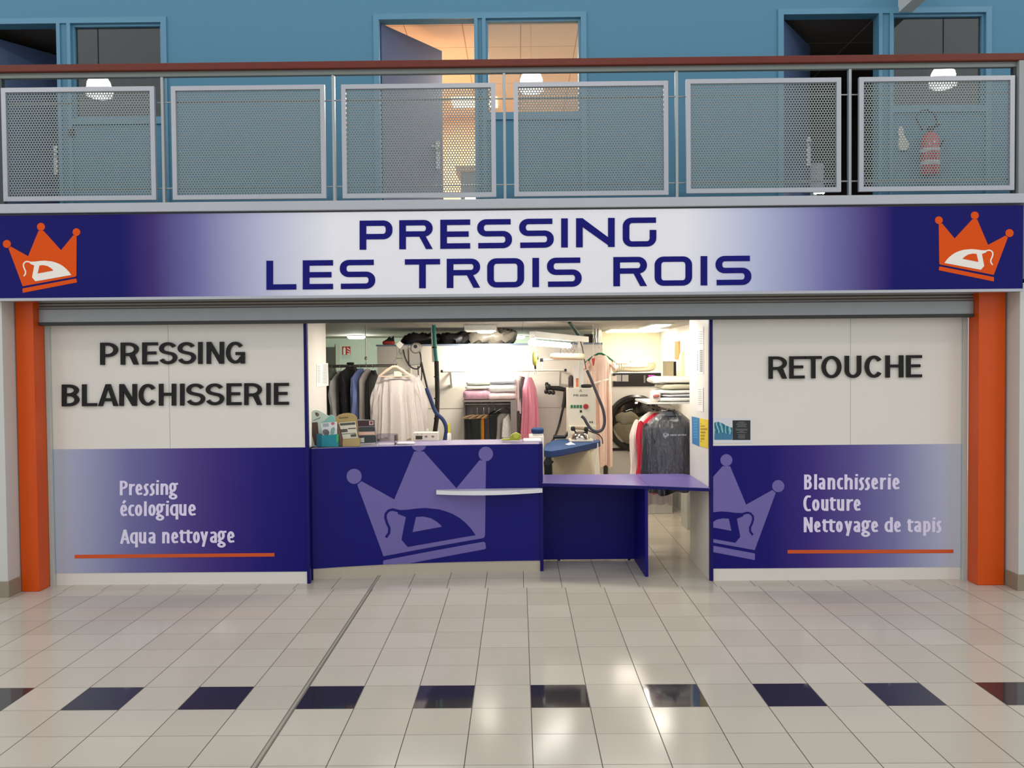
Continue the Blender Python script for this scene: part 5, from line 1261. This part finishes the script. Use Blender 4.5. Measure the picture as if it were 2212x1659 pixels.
# ---------------------------------------------------------------- dryer
YX = 3.35
fX = onY(YX)
dr2 = thing('tumble_dryer', (A(1372, 900, YX).x, YX, 0), 'large grey industrial tumble dryer with a black ringed round door', 'dryer')
dgm = pm('dryer_grey', (196, 192, 184), .4, var=.02); dblk = pm('dryer_black', (22, 18, 18), .3)
x0, x1 = A(1313, 900, YX).x, A(1452, 900, YX).x; ztp = A(1372, 805, YX).z; zcp = A(1372, 834, YX).z; zbp = A(1372, 973, YX).z
boxobj('body', dgm, x0, x1, YX, YX+.9, .0, ztp, dr2, bev=.008)
pbox(MB(), 1324, 806, 1428, 834, YX-.012, .012).build('control_panel', dblk, dr2)
pbox(MB(), 1329, 810, 1342, 824, YX-.018, .006).build('programme_card', pm('card_grey', (150, 146, 142), .4), dr2); pbox(MB(), 1344, 810, 1357.5, 824, YX-.018, .006).build('programme_card', MATS['card_grey'], dr2)
pbox(MB(), 1390.5, 811, 1394.5, 827, YX-.018, .006).build('slot', pm('slot_grey', (96, 90, 86), .4), dr2)
pbox(MB(), 1401, 810.5, 1412, 813.5, YX-.018, .006).build('display', pm('display_magenta', (230, 30, 120), .4, emit=((255, 40, 130), 1.6)), dr2)
pbox(MB(), 1319.5, 968, 1431, 973, YX-.012, .012).box(A(1319.5, 968, YX).x, A(1322, 968, YX).x, YX-.012, YX, zbp, A(1372, 920, YX).z).build('door_seal', dblk, dr2)
q = A(1372, 914, YX); Rr = A(1434, 914, YX).x-q.x
dring = MB().lathe([(Rr*.80, -.02), (Rr*.82, -.055), (Rr*.92, -.06), (Rr, -.035), (Rr, 0)], (q.x, YX, q.z), 'y', 48).build('door_ring', dblk, dr2, smooth=True)
MB().lathe([(0, -.005), (Rr*.98, -.005)], (q.x, YX, q.z), 'y', 48).build('drum_back', pm('drum_dark', (40, 36, 32), .4, .3), dr2, smooth=True)
MB().lathe([(0, -.085), (Rr*.45, -.078), (Rr*.72, -.055), (Rr*.8, -.03)], (q.x, YX, q.z), 'y', 40).build('door_glass', glass_mat('dryer_glass', (215, 212, 206), 1.0), dring, smooth=True)
lin_m = fabric('drum_linen', (156, 152, 130), .9, 40, .3)
t = thing('laundry_load', (q.x, YX-.02, q.z-Rr*.7), 'crumpled beige laundry behind the dryer door glass', 'laundry')
mb = MB().soft((q.x-.04, YX-.03, q.z-Rr*.32), Rr*1.35, .05, Rr*.8, .8, 36, 16, .03, 4).soft((q.x-.10, YX-.035, q.z+Rr*.18), Rr*.8, .05, Rr*.42, .8, 36, 16, .03, 7).soft((q.x+.10, YX-.035, q.z+.0), Rr*.55, .05, Rr*.4, .9, 36, 16, .03, 2)
mb.build('linen', lin_m, t, smooth=True)
mb = MB()
for a_, b_ in ((1350, 862), (1356, 858), (1364, 857), (1371, 859), (1361, 867), (1369, 867)): mb.soft(A(a_, b_, YX-.02), .022, .01, .012, .7, 8, 6)
mb.build('drum_holes', pm('drum_shine', (130, 124, 112), .3, .5), dr2, smooth=True)
# duct hose on the dryer
fh = thing('flexible_duct', (A(1368, 800, YX).x, YX+.2, ztp), 'silver ribbed flexible duct curled on top of the dryer', 'duct')
Q = []
ctl = [A(1322, 799, YX+.2), A(1332, 794, YX+.2), A(1350, 793, YX+.2), A(1372, 793.5, YX+.2), A(1395, 792.5, YX+.2), A(1407, 790, YX+.25), A(1404, 786, YX+.35), A(1385, 787, YX+.4), A(1360, 787, YX+.4)]
for i in range(len(ctl)-1):
    a_, b_, c_, d_ = ctl[max(i-1, 0)], ctl[i], ctl[i+1], ctl[min(i+2, len(ctl)-1)]
    for s in range(8):
        u = s/8; Q.append(.5*((2*b_)+(c_-a_)*u+(2*a_-5*b_+4*c_-d_)*u*u+(3*b_-a_-3*c_+d_)*u**3))
MB().tube(Q, [.058+.005*(i % 2) for i in range(len(Q))], 14).build('duct_hose', pm('ribbed_foil', (186, 178, 156), .3, .7, .15, 20), fh, smooth=True)

# ---------------------------------------------------------------- right: shelf, linens, clothes
XWR = 1.95
sh_ = thing('wall_shelf', (1.7, 1.8, A(1450, 867, 1.5).z), 'white wall shelf at the right carrying folded linen', 'shelf')
zs_ = A(1440, 868, 1.5).z
sx0 = A(1396, 866, 1.5).x
boxobj('shelf_board', white_met, sx0, XWR, 1.45, 2.3, zs_-.02, zs_, sh_)
MB().hexa([(XWR-.12, 1.455, zs_-.36), (XWR, 1.455, zs_-.44), (XWR, 1.475, zs_-.44), (XWR-.12, 1.475, zs_-.36), (sx0+.1, 1.455, zs_-.022), (sx0+.24, 1.455, zs_-.022), (sx0+.24, 1.475, zs_-.022), (sx0+.1, 1.475, zs_-.022)]).build('bracket', pm('bracket_beige', (150, 140, 124), .5), sh_)
LW = 'folded linens on the right wall shelf'
base = zs_
for k, (y0, x0_, c_, lb) in enumerate(((858, 1419, (232, 230, 226), 'white folded linen lowest on the right wall shelf'), (852, 1426, (204, 204, 206), 'grey checked linen second from below on the right shelf'), (842, 1420, (240, 236, 230), 'white folded linen third from below on the right shelf'),
                     (829, 1428, (206, 200, 172), 'beige folded linen near the top of the right shelf stack'), (814, 1410, (246, 240, 228), 'large white wrapped linen topmost on the right shelf'))):
    z_ = A(1440, y0, 1.5).z; hgt = max(.03, z_-base); x_ = A(x0_, y0, 1.5).x
    t = thing('folded_linen', ((x_+XWR)/2, 1.75, base), lb, 'linen', LW)
    MB().soft(((x_+XWR-.02)/2, 1.74, base+hgt/2), XWR-.02-x_, .55, hgt, .35, 36, 12, .008, k+3).build('linen', fabric('shelf_linen_%d' % k, c_), t, smooth=True)
    base += hgt
t = thing('wrapped_bundle', (A(1416, 840, 1.46).x, 1.5, zs_), 'clear wrapped bundle with a red mark left of the shelf linen', 'bundle')
MB().soft((A(1417, 848, 1.47).x, 1.55, zs_+.055), .10, .14, .11, .7, 30, 14, .02, 5).build('linen', pm('bundle_white', (226, 214, 208), .5, var=.3, scale=18, bump=.5), t, smooth=True)
MB().soft((A(1418, 843, 1.47).x, 1.475, zs_+.06), .06, .02, .035, .8, 14, 8, .01, 2).build('red_mark', pm('bundle_red', (176, 96, 92), .6), t, smooth=True)
YC = 1.32
zrr = A(1430, 884, YC).z
rr = thing('clothes_rail', (1.5, YC, zrr), 'short dark clothes rail under the right wall shelf', 'clothes rail')
ra, rb = Vector((A(1447, 884, 1.22).x, 1.22, zrr)), Vector((A(1413, 884, 1.66).x, 1.66, zrr))
rdir = (rb-ra).normalized(); ra2, rb2 = ra-rdir*.12, rb+rdir*.14
MB().tube([ra2, rb2], .012, 10).build('tube', pm('dark_rail', (66, 58, 52), .4, .6), rr, smooth=True)
mb = MB()
for q_ in (rb2-rdir*.04, rb2-rdir*.2): mb.box(q_.x-.008, q_.x+.008, q_.y-.008, q_.y+.008, zrr, zs_-.02)
mb.build('rail_hanger', pm('bracket_beige', (150, 140, 124), .5), rr)
def rg(px, y0, w, h, d, mat, rz, seed, nm, lb, cat, hl, dy=0, **k):
    p = A(px, 900, YC+dy); nz_ = A(px, y0, YC+dy).z
    hanger((p.x, YC+dy, zrr+.014), w*.85, k.pop('hm', wire), hl, rz, .10, zrr+.014-nz_, .007, 'hangers on the right rail')
    return garment(nm, (p.x, YC+dy, nz_), w, h, d, mat, lb, cat, rz, seed, group='garments on the right rail', **k)
rg(1413, 889, .36, .95, .09, fabric('ivory_cloth', (240, 224, 212)), math.radians(14), 51, 'dressing_gown', 'ivory garment leftmost on the right rail', 'garment', 'wire hanger of the ivory garment', .34, sleeve=.62, spread=.05, collar=False)
rg(1424, 892, .36, .80, .07, fabric('crimson_cloth', (186, 20, 48)), math.radians(12), 52, 'jacket', 'crimson garment between the ivory one and the dark coat', 'jacket', 'wire hanger of the crimson garment', .23, sleeve=.6, spread=.03, collar=False)
coat = rg(1446, 893, .44, .76, .20, fabric('charcoal_coat', (40, 42, 50)), math.radians(4), 53, 'coat', 'charcoal coat in a clear printed plastic cover on the right rail', 'coat', 'black hanger of the plastic covered coat', -.1, sleeve=.6, neck=.42, drop=.12, spread=.02, hm=hose_b)
fm2 = film_mat('coat_film', .13, .10)
mb = MB(); n, m = 60, 30
for j in range(m+1):
    k = j/m; z = .0-.98*k; q_ = min(1, k/.14); ww = .25*(.42+.58*q_**.8)*(1+.08*k); dd_ = .155*(.6+.4*q_)*(1-.1*k)
    for i in range(n):
        a = 2*math.pi*i/n; f_ = 1+.05*math.sin(8*a+k*3)+.04*math.sin(13*a-k*4)
        mb.v.append(Vector((ww*math.copysign(abs(math.cos(a))**.8, math.cos(a))*f_, dd_*math.copysign(abs(math.sin(a))**.8, math.sin(a))*f_, z+.02*math.sin(5*a)*k)))
for j in range(m):
    for i in range(n): mb.f.append((j*n+i, j*n+(i+1) % n, (j+1)*n+(i+1) % n, (j+1)*n+i))
pc = mb.build('plastic_cover', fm2, None, smooth=True); pc.parent = coat
# printed line on the cover: u logo and "A votre service"
mb = MB(); fy2 = lambda a, b, t: (a, -.172+t, b)
def txt(mb, s, x, y, xh, h, pen, fn, slope=0, wd=.62, gap=.18):
    for ch in s:
        if ch == ' ': x += xh*.5; continue
        w = xh*{'i': .3, 'l': .3, 'r': .6, 't': .65, 'm': 1.2, 's': .6, 'P': .9, 'A': .95, 'B': .9, 'F': .8}.get(ch, .8)*wd/.62
        ln, pl, cl = hum(ch, w, h, pen, pen*.8, xh, -xh*.45)
        Q = lambda p: (x+p[0], y+p[1]+slope*(x+p[0]))
        for l in ln: mb.strip([Q(p) for p in l], pen, pen*.8, fn, 0, .0008)
        for l in cl: mb.strip([Q(p) for p in l], pen, pen*.8, fn, 0, .0008, True)
        x += w+xh*gap
    return x
txt(mb, 'A votre service', -.062, -.203, .0145, .022, .0036, fy2)
mb.strip([(-.058, -.178), (-.054, -.181)], .003, .003, fy2, 0, .0008)
mb.strip(circ(-.083, -.195, .02, 20), .003, .003, fy2, 0, .0008, True)
mb.strip([(-.092, -.186), (-.092, -.198), (-.089, -.204), (-.083, -.206), (-.077, -.204), (-.074, -.198), (-.074, -.186)], .005, .005, fy2, 0, .0008)
o = mb.build('printed_slogan', pm('film_print', (206, 206, 212), .5), None, fix=True); o.parent = coat
# odds and ends on the right wall
def rbox(nm, px0, py0, px1, py1, Y, d, mat, label, cat, part):
    a_, b_ = A(px0, py0, Y), A(px1, py1, Y); b_.z = zs_; t = thing(nm, ((a_.x+b_.x)/2, Y, b_.z), label, cat)
    MB().box(a_.x, b_.x, Y, Y+d, b_.z, a_.z).build(part, mat, t); return t
card_ = pm('cardboard', (206, 190, 152), .7, var=.1)
o = rbox('cardboard_box', 1440, 780, 1455, 812, 2.04, .24, card_, 'beige cardboard box standing on the right shelf', 'box', 'carton')
a_, b_ = AX(1457, 738, XWR-.02), AX(1466, 776, XWR-.02)
t = thing('wooden_board', (XWR-.01, a_.y, b_.z), 'tan wooden board hanging on the right wall', 'board')
MB().box(XWR-.02, XWR, b_.y, a_.y, b_.z, a_.z).build('board_face', pm('tan_board', (160, 118, 62), .6, var=.2), t)
o = rbox('dark_bottle', 1455.8, 781, 1461, 812, 2.1, .05, pm('dark_bottle', (44, 34, 26), .4), 'dark narrow bottle beside the cardboard box', 'bottle', 'bottle_body')
t = thing('yellow_cloth', AX(1466, 780, XWR-.03), 'yellowish cloth hanging on the right wall over the linen', 'cloth')
MB().prism([[(1468, 764), (1473, 760), (1474, 812), (1460, 812), (1464, 790)]], lambda a, b, t: (lambda p: (p.x+t, p.y, p.z))(AX(a, b, XWR-.03)), 0, .03).build('cloth', fabric('yellow_cloth', (222, 208, 140)), t, fix=True)
# white cabinet low at the back right
boxobj('trim_5', wall_white, 1.80, 1.95, 2.35, 2.7, 0, .85, label='white boxed ledge at the foot of the right side wall', cat='ledge', kind='structure')

# ---------------------------------------------------------------- notices on the inner side panels
def onX(X0, s): return lambda a, b, t: (lambda p: (X0+s*t, p.y, p.z))(AX(a, b, X0))
XR_ = A(1533, 1000, .2).x-.001; XL_ = A(666.5, 1000, .2).x-.071
paper = pm('notice_paper', (238, 234, 228), .6, var=.01); pinkp = pm('notice_ink', (150, 146, 146), .6)
def sheet(nm, poly, X0, s, mat, label, cat, rows=(), ink_=None, off=0):
    c_ = AX(*poly[0], X0); t = thing(nm, c_, label, cat)
    MB().prism([poly], onX(X0, s), off+.0, off+.002).build('paper', mat, t, fix=True)
    if rows:
        mb = MB()
        for x0_, x1_, y, hh_ in rows: mb.prism([[(x0_, y), (x1_, y), (x1_, y+hh_), (x0_, y+hh_)]], onX(X0, s), off+.002, off+.003)
        mb.build('text_lines', ink_ or pinkp, t, fix=True)
    return t
sheet('notice', [(1504, 752), (1520, 751), (1520, 809), (1504, 806)], XR_, -1, paper, 'white price notice high on the right inner panel', 'notice', [(1506, 1509, 758+k*4, 2.2) for k in range(11)]+[(1512, 1518.5, 756+k*4, 3) for k in range(12)])
sheet('notice', [(1507, 712), (1520, 706), (1520, 747), (1507, 747)], XR_, -1, paper, 'torn white notice at the top of the right inner panel', 'notice', [(1509, 1518, 716+k*5, 1.2) for k in range(6)])
sheet('notice', [(1507, 836), (1520, 837), (1520, 890), (1507, 887)], XR_, -1, paper, 'small white notice above the blue and yellow posters', 'notice', [(1509, 1516, 841+k*4, 1) for k in range(9)]+[(1519.3, 1520, 838, 51)])
sheet('poster', [(1494.5, 899.5), (1511, 903), (1511, 964.5), (1495.5, 957.5)], XR_, -1, pm('blue_poster', (66, 128, 176), .5, var=.12, scale=14), 'blue poster on the right inner panel beside the yellow one', 'poster', [(1499, 1507, 908+k*6, 1.4) for k in range(7)], pm('blue_poster_text', (110, 170, 204), .5))
sheet('poster', [(1511.5, 903), (1530.5, 907), (1530, 968.5), (1511.5, 963.5)], XR_, -1, pm('yellow_poster', (232, 204, 62), .5, var=.03), 'yellow poster on the right inner panel', 'poster', [(1514, 1516, 914, 2), (1514, 1523, 919, 3), (1514, 1528, 925, 4), (1514, 1524, 932, 4), (1514, 1523, 939, 4), (1514, 1522, 946, 4), (1514, 1516, 952, 3)], pm('yellow_poster_text', (176, 146, 30), .5))
sheet('notice', [(683.5, 786), (708, 784), (709.5, 833), (683.5, 836)], XL_, 1, paper, 'white notice on the left inner panel', 'notice', [(685, 691, 790+k*3.2, 1) for k in range(12)]+[(697, 706, 788+k*3.2, 1) for k in range(13)])

# ---------------------------------------------------------------- things on the reception counter
zk = zc
def atk(px, py, Y): p = A(px, py, Y); return p
# teal leaflet holder
Y1 = .40
f1_ = onY(Y1); teal = pm('teal_card', (20, 140, 156), .45, var=.06); dteal = pm('deep_teal_card', (16, 104, 124), .45, var=.06)
th_ = thing('leaflet_holder', (A(710, 955, Y1).x, Y1, zk), 'teal cardboard leaflet holder leftmost on the counter', 'leaflet holder')
# base box
def quadbox(name, quad, Y, d, mat, par, zmin=None):
    P = [A(a_, b_, Y) for a_, b_ in quad]
    if zmin is not None:
        for p_ in P: p_.z = max(p_.z, zmin)
    lo = [Vector((p_.x, Y+d, p_.z)) for p_ in P]
    n0 = P+lo
    mb = MB().add(n0, [(0, 1, 2, 3), (7, 6, 5, 4), (0, 4, 5, 1), (1, 5, 6, 2), (2, 6, 7, 3), (3, 7, 4, 0)])
    return mb.build(name, mat, par, fix=True)
quadbox('front_tray', [(695, 965), (731, 965), (730, 938), (694.5, 941)], Y1, .012, teal, th_, zk)
quadbox('side_tray', [(684, 965), (695, 965), (694.5, 941), (684, 938)], Y1+.002, .10, dteal, th_, zk)
MB().prism([[(726, 940), (731, 938), (730.5, 955), (727, 956)]], onY(Y1-.003), 0, .002).build('green_flash', pm('green_print', (30, 190, 110), .4), th_, fix=True)
MB().prism([[(673, 966), (673, 890), (676, 887), (683, 885.5), (690, 887.5), (700, 893), (710, 898), (716, 896), (721, 899), (724, 905), (724, 966)]], onY(Y1+.09), 0, .006).build('back_card', pm('pale_card', (206, 222, 208), .5, var=.03), th_, fix=True)
MB().prism([[(692, 912), (700, 910), (708, 902), (713, 898), (718, 897), (723, 902), (724, 912)]], onY(Y1+.087), 0, .002).build('teal_wave', pm('pale_teal_print', (132, 194, 184), .5), th_, fix=True)
ph = pm('photo_print_dark', (92, 66, 60), .5, var=.8, scale=60)
MB().prism([[(674, 913), (686, 912), (688, 935), (684, 962), (680, 962), (674, 940)]], onY(Y1+.086), 0, .002).build('photo_strip', ph, th_, fix=True)
mb = MB().prism([[(681, 894), (684, 890.5), (688, 893), (689.5, 896), (687, 899.5), (683, 899)]], onY(Y1+.087), 0, .002)
mb.prism([[(680.5, 889.5), (683.5, 893.5), (682, 896)]], onY(Y1+.087), 0, .002).build('leaf_mark', pm('olive_print', (110, 100, 70), .5, var=.3), th_, fix=True)
ft = lambda a, b, t: (lambda p: (p.x, p.y+t, p.z))(A(677.5+a*100, 909-b*100+0, Y1+.0865))
mb = MB(); txt(mb, 'Futuroscope', 0, 0, .0165, .024, .0036, ft, .42, .56, .13); mb.build('lettering', pm('dark_olive_ink', (72, 74, 62), .5), th_, fix=True)
lf = MB().prism([[(693, 915.5), (727, 911), (728, 940), (725, 955), (700, 957), (697, 940)]], onY(Y1+.02), 0, .015).build('leaflet', pm('leaflet_white', (228, 234, 236), .4), th_, fix=True)
def ell(cx, cy, rx, ry, tilt=0, n=20):
    return [(cx+rx*math.cos(q)*math.cos(tilt)-ry*math.sin(q)*math.sin(tilt), cy+rx*math.cos(q)*math.sin(tilt)+ry*math.sin(q)*math.cos(tilt)) for q in (2*math.pi*i/n for i in range(n))]
MB().prism([ell(704, 934, 7.5, 6.5, .5)], onY(Y1+.017), 0, .002).build('round_photo', pm('photo_grey', (110, 106, 108), .5, var=.7, scale=60), lf, fix=True)
MB().prism([ell(718.5, 931, 4.5, 8.5, .3)], onY(Y1+.017), 0, .002).build('round_photo', pm('photo_green', (140, 176, 164), .5, var=.5, scale=60), lf, fix=True)
MB().prism([ell(712.5, 949, 11.5, 5.5, 0)], onY(Y1+.017), 0, .002).build('round_photo', pm('photo_blue', (112, 126, 148), .5, var=.7, scale=60), lf, fix=True)
MB().prism([ell(719, 915, 4, 3, -.3)], onY(Y1+.017), 0, .002).build('red_badge', pm('pink_badge', (200, 112, 122), .5), lf, fix=True)
mb = MB()
for k in range(4): mb.prism([[(697, 915.5+k*1.9), (710, 914.5+k*1.9), (710, 915.5+k*1.9), (697, 916.5+k*1.9)]], onY(Y1+.018), 0, .002)
mb.build('text_lines', pm('leaflet_text', (150, 156, 160), .5), lf, fix=True)

# tan leaflet holder
Y2 = .44
tn = pm('tan_card', (184, 160, 106), .55, var=.04); tnd = pm('brown_card_side', (128, 98, 78), .6, var=.1)
h2 = thing('leaflet_holder', (A(757, 960, Y2).x, Y2, zk), 'tan leaflet holder with rounded back second on the counter', 'leaflet holder')
MB().prism([[(726, 964), (724.5, 905), (727, 899.5), (733, 895.5), (741, 893), (750, 892), (759, 893), (766, 896), (770.5, 901), (772, 912), (777, 964)]], onY(Y2+.09), 0, .008).build('back_card', tn, h2, fix=True)
MB().prism([[(729, 916), (734, 930), (740, 950), (741, 964.5), (729, 962)]], onY(Y2+.01), 0, .08).build('side_card', tnd, h2, fix=True)
quadbox('front_tray', [(740, 964.5), (777.5, 964), (777, 946), (740.5, 949.5)], Y2, .014, tn, h2, zk)
fl2 = MB().prism([[(732, 913.5), (767, 910.5), (773, 946), (741, 949)]], onY(Y2+.02), 0, .014).build('leaflet', pm('leaflet_cream', (228, 220, 198), .45), h2, fix=True)
ptd = pm('leaflet_photo_dark', (84, 84, 76), .5, var=.6, scale=60)
for q_ in ([(734, 914.5), (767, 912), (767.5, 917), (735, 919.5)], [(736, 927.5), (750, 926.5), (751, 933), (737, 934)], [(752, 925), (768.5, 924), (769, 926), (752, 927)], [(757, 939), (769, 937), (770, 943), (758, 944)], [(737, 937.5), (768, 935), (768, 936), (737, 938.5)], [(743, 948.5), (762, 947), (762, 948.6), (743, 950)]):
    MB().prism([q_], onY(Y2+.017), 0, .002).build('photo', ptd, fl2, fix=True)
ft = lambda a, b, t: (lambda p: (p.x, p.y+t, p.z))(A(732.5+a*100, 904.5-b*100, Y2+.087))
mb = MB(); txt(mb, 'Branf\u00e9r\u00e9', 0, 0, .026, .038, .0062, ft, .06, .62, .16); mb.build('lettering', pm('olive_ink', (96, 88, 30), .5), h2, fix=True)

# dark leaflet rack
Y3 = .49
h3 = thing('leaflet_holder', (A(793, 958, Y3).x, Y3, zk), 'dark maroon and grey leaflets in a clear stand third on the counter', 'leaflet holder')
MB().prism([[(773, 906), (808.5, 907), (815, 957), (777, 958)]], onY(Y3+.03), 0, .006).build('stand_back', pm('acrylic_grey', (176, 172, 176), .2), h3, fix=True)
dm = [([(773, 908.5), (808, 908), (809, 920), (774, 921)], (62, 22, 34)), ([(774, 923), (809, 922), (810, 931), (775, 932)], (58, 60, 58)), ([(774.5, 933), (809, 932.5), (810, 939), (775, 940)], (232, 188, 162)), ([(776, 942), (811.5, 940.5), (813, 955), (777, 957)], (52, 58, 58))]
for k, (q_, c_) in enumerate(dm): MB().prism([q_], onY(Y3+.02-.004*k), 0, .004).build('leaflet', pm('rack_leaflet_%d' % k, c_, .4, var=.15), h3, fix=True)
MB().prism([[(797, 909.5), (806.5, 909), (807, 918), (797.5, 918.5)]], onY(Y3+.012), 0, .003).build('logo_square', pm('logo_paper', (206, 186, 178), .5), h3, fix=True)
MB().prism([ell(802, 913.5, 2.8, 2.9)], onY(Y3+.010), 0, .002).build('logo_disc', pm('logo_red', (140, 44, 60), .5), h3, fix=True)
MB().prism([[(778, 946), (786.5, 945.5), (787, 955.5), (778.5, 956)]], onY(Y3-.0), 0, .003).build('pale_card', pm('pale_green_card', (206, 214, 196), .5), h3, fix=True)
boxobj('stand_foot', pm('acrylic_grey', (176, 172, 176), .2), A(777, 957, Y3).x, A(815, 957, Y3).x, Y3-.03, Y3+.1, zk, zk+.012, h3)
# clear acrylic tray and papers
Y4 = .62
t = thing('acrylic_tray', (A(833, 955, Y4).x, Y4, zk), 'clear acrylic tray right of the leaflet stands', 'tray')
ac = glass_mat('acrylic', (226, 222, 230), 1.3)
x0, x1 = A(815, 955, Y4).x, A(855, 955, Y4).x
boxobj('tray_floor', pm('tray_frost', (190, 184, 196), .25), x0, x1, Y4-.08, Y4+.12, zk, zk+.006, t); boxobj('tray_side', ac, x0-.004, x0, Y4-.08, Y4+.12, zk, zk+.09, t); boxobj('tray_side', ac, x1, x1+.004, Y4-.08, Y4+.12, zk, zk+.09, t)
boxobj('tray_back', ac, x0, x1, Y4+.12, Y4+.124, zk, zk+.09, t)
t = thing('paper_slip', (A(876, 956, .62).x, .62, zk), 'white folded paper slips on the counter above the crown', 'paper')
MB().soft((A(876, 956, .60).x, .62, zk+.01), .16, .12, .02, .3, 24, 8, .004, 3).build('slips', pm('slip_paper', (222, 214, 208), .6), t, smooth=True)
# cream control box behind
t = thing('socket_box', (A(920, 945, .95).x, .95, zk), 'cream box with a black switch and two sockets on the counter', 'box')
a_, b_ = A(893, 951, .93), A(946.5, 934, .93)
boxobj('housing', pm('cream_box', (236, 226, 200), .45), a_.x, b_.x, .93, 1.03, zk-.0, b_.z, t, bev=.005)
fY = onY(.93)
MB().prism([[(898, 941.5), (912.5, 941.5), (912, 949), (898, 949)]], fY, -.006, 0).build('switch', pm('switch_dark', (52, 44, 22), .35), t, fix=True)
for px in (920.5, 935): MB().prism([ell(px, 943, 3, 2.2)], fY, -.004, 0).build('socket', pm('socket_brown', (130, 118, 96), .4), t, fix=True)
for px in (902, 911): MB().prism([ell(px, 937.5, 1, 1)], fY, -.004, 0).build('screw', pm('screw_tan', (160, 140, 104), .4), t, fix=True)
t = thing('yellow_bottle', (A(970, 945, .98).x, .98, zk), 'white bottle with a tall yellow cap on the counter', 'bottle')
p = A(970.5, 950, .98); zb_ = zk
MB().lathe([(0, 0), (.018, 0), (.018, A(970, 937, .98).z-zb_), (.012, A(970, 935, .98).z-zb_)], (p.x, .98, zb_), n=16).build('bottle_body', pm('bottle_white', (236, 232, 214), .4), t, smooth=True)
MB().lathe([(.0115, A(970, 936, .98).z-zb_), (.0115, A(970, 915, .98).z-zb_), (0, A(970, 915, .98).z-zb_)], (p.x, .98, zb_), n=14).build('cap', pm('cap_yellow', (226, 208, 40), .4), t, smooth=True)
t = thing('tape_dispenser', (A(1103, 948, .78).x, .78, zk), 'lime green tape dispenser on the counter', 'tape dispenser')
lime2 = pm('lime_plastic', (168, 176, 40), .35, var=.03); ylm = pm('lime_light', (196, 202, 70), .35)
fT = onY(.76)
MB().prism([[(1082, 950), (1088, 948.5), (1101, 948.5), (1103, 941), (1108, 937), (1115, 935.5), (1121, 937), (1126, 941), (1125, 946), (1123, 951), (1084, 952)]], fT, 0, .06).build('body', lime2, t, fix=True, bev=.006)
p = A(1115, 942.5, .755); MB().lathe([(.012, 0), (.026, 0), (.026, .07), (.012, .07)], (p.x, .75, p.z+.006), 'y', 20).build('roll', ylm, t, smooth=True)
for v_ in []: pass
t = thing('white_tray', (A(1150, 950, .85).x, .85, zk), 'flat white sheet at the right end of the counter', 'sheet')
boxobj('sheet', pm('white_sheet', (232, 226, 224), .5), A(1131, 950, .78).x, A(1169, 950, .78).x, .72, .98, zk, zk+.014, t)
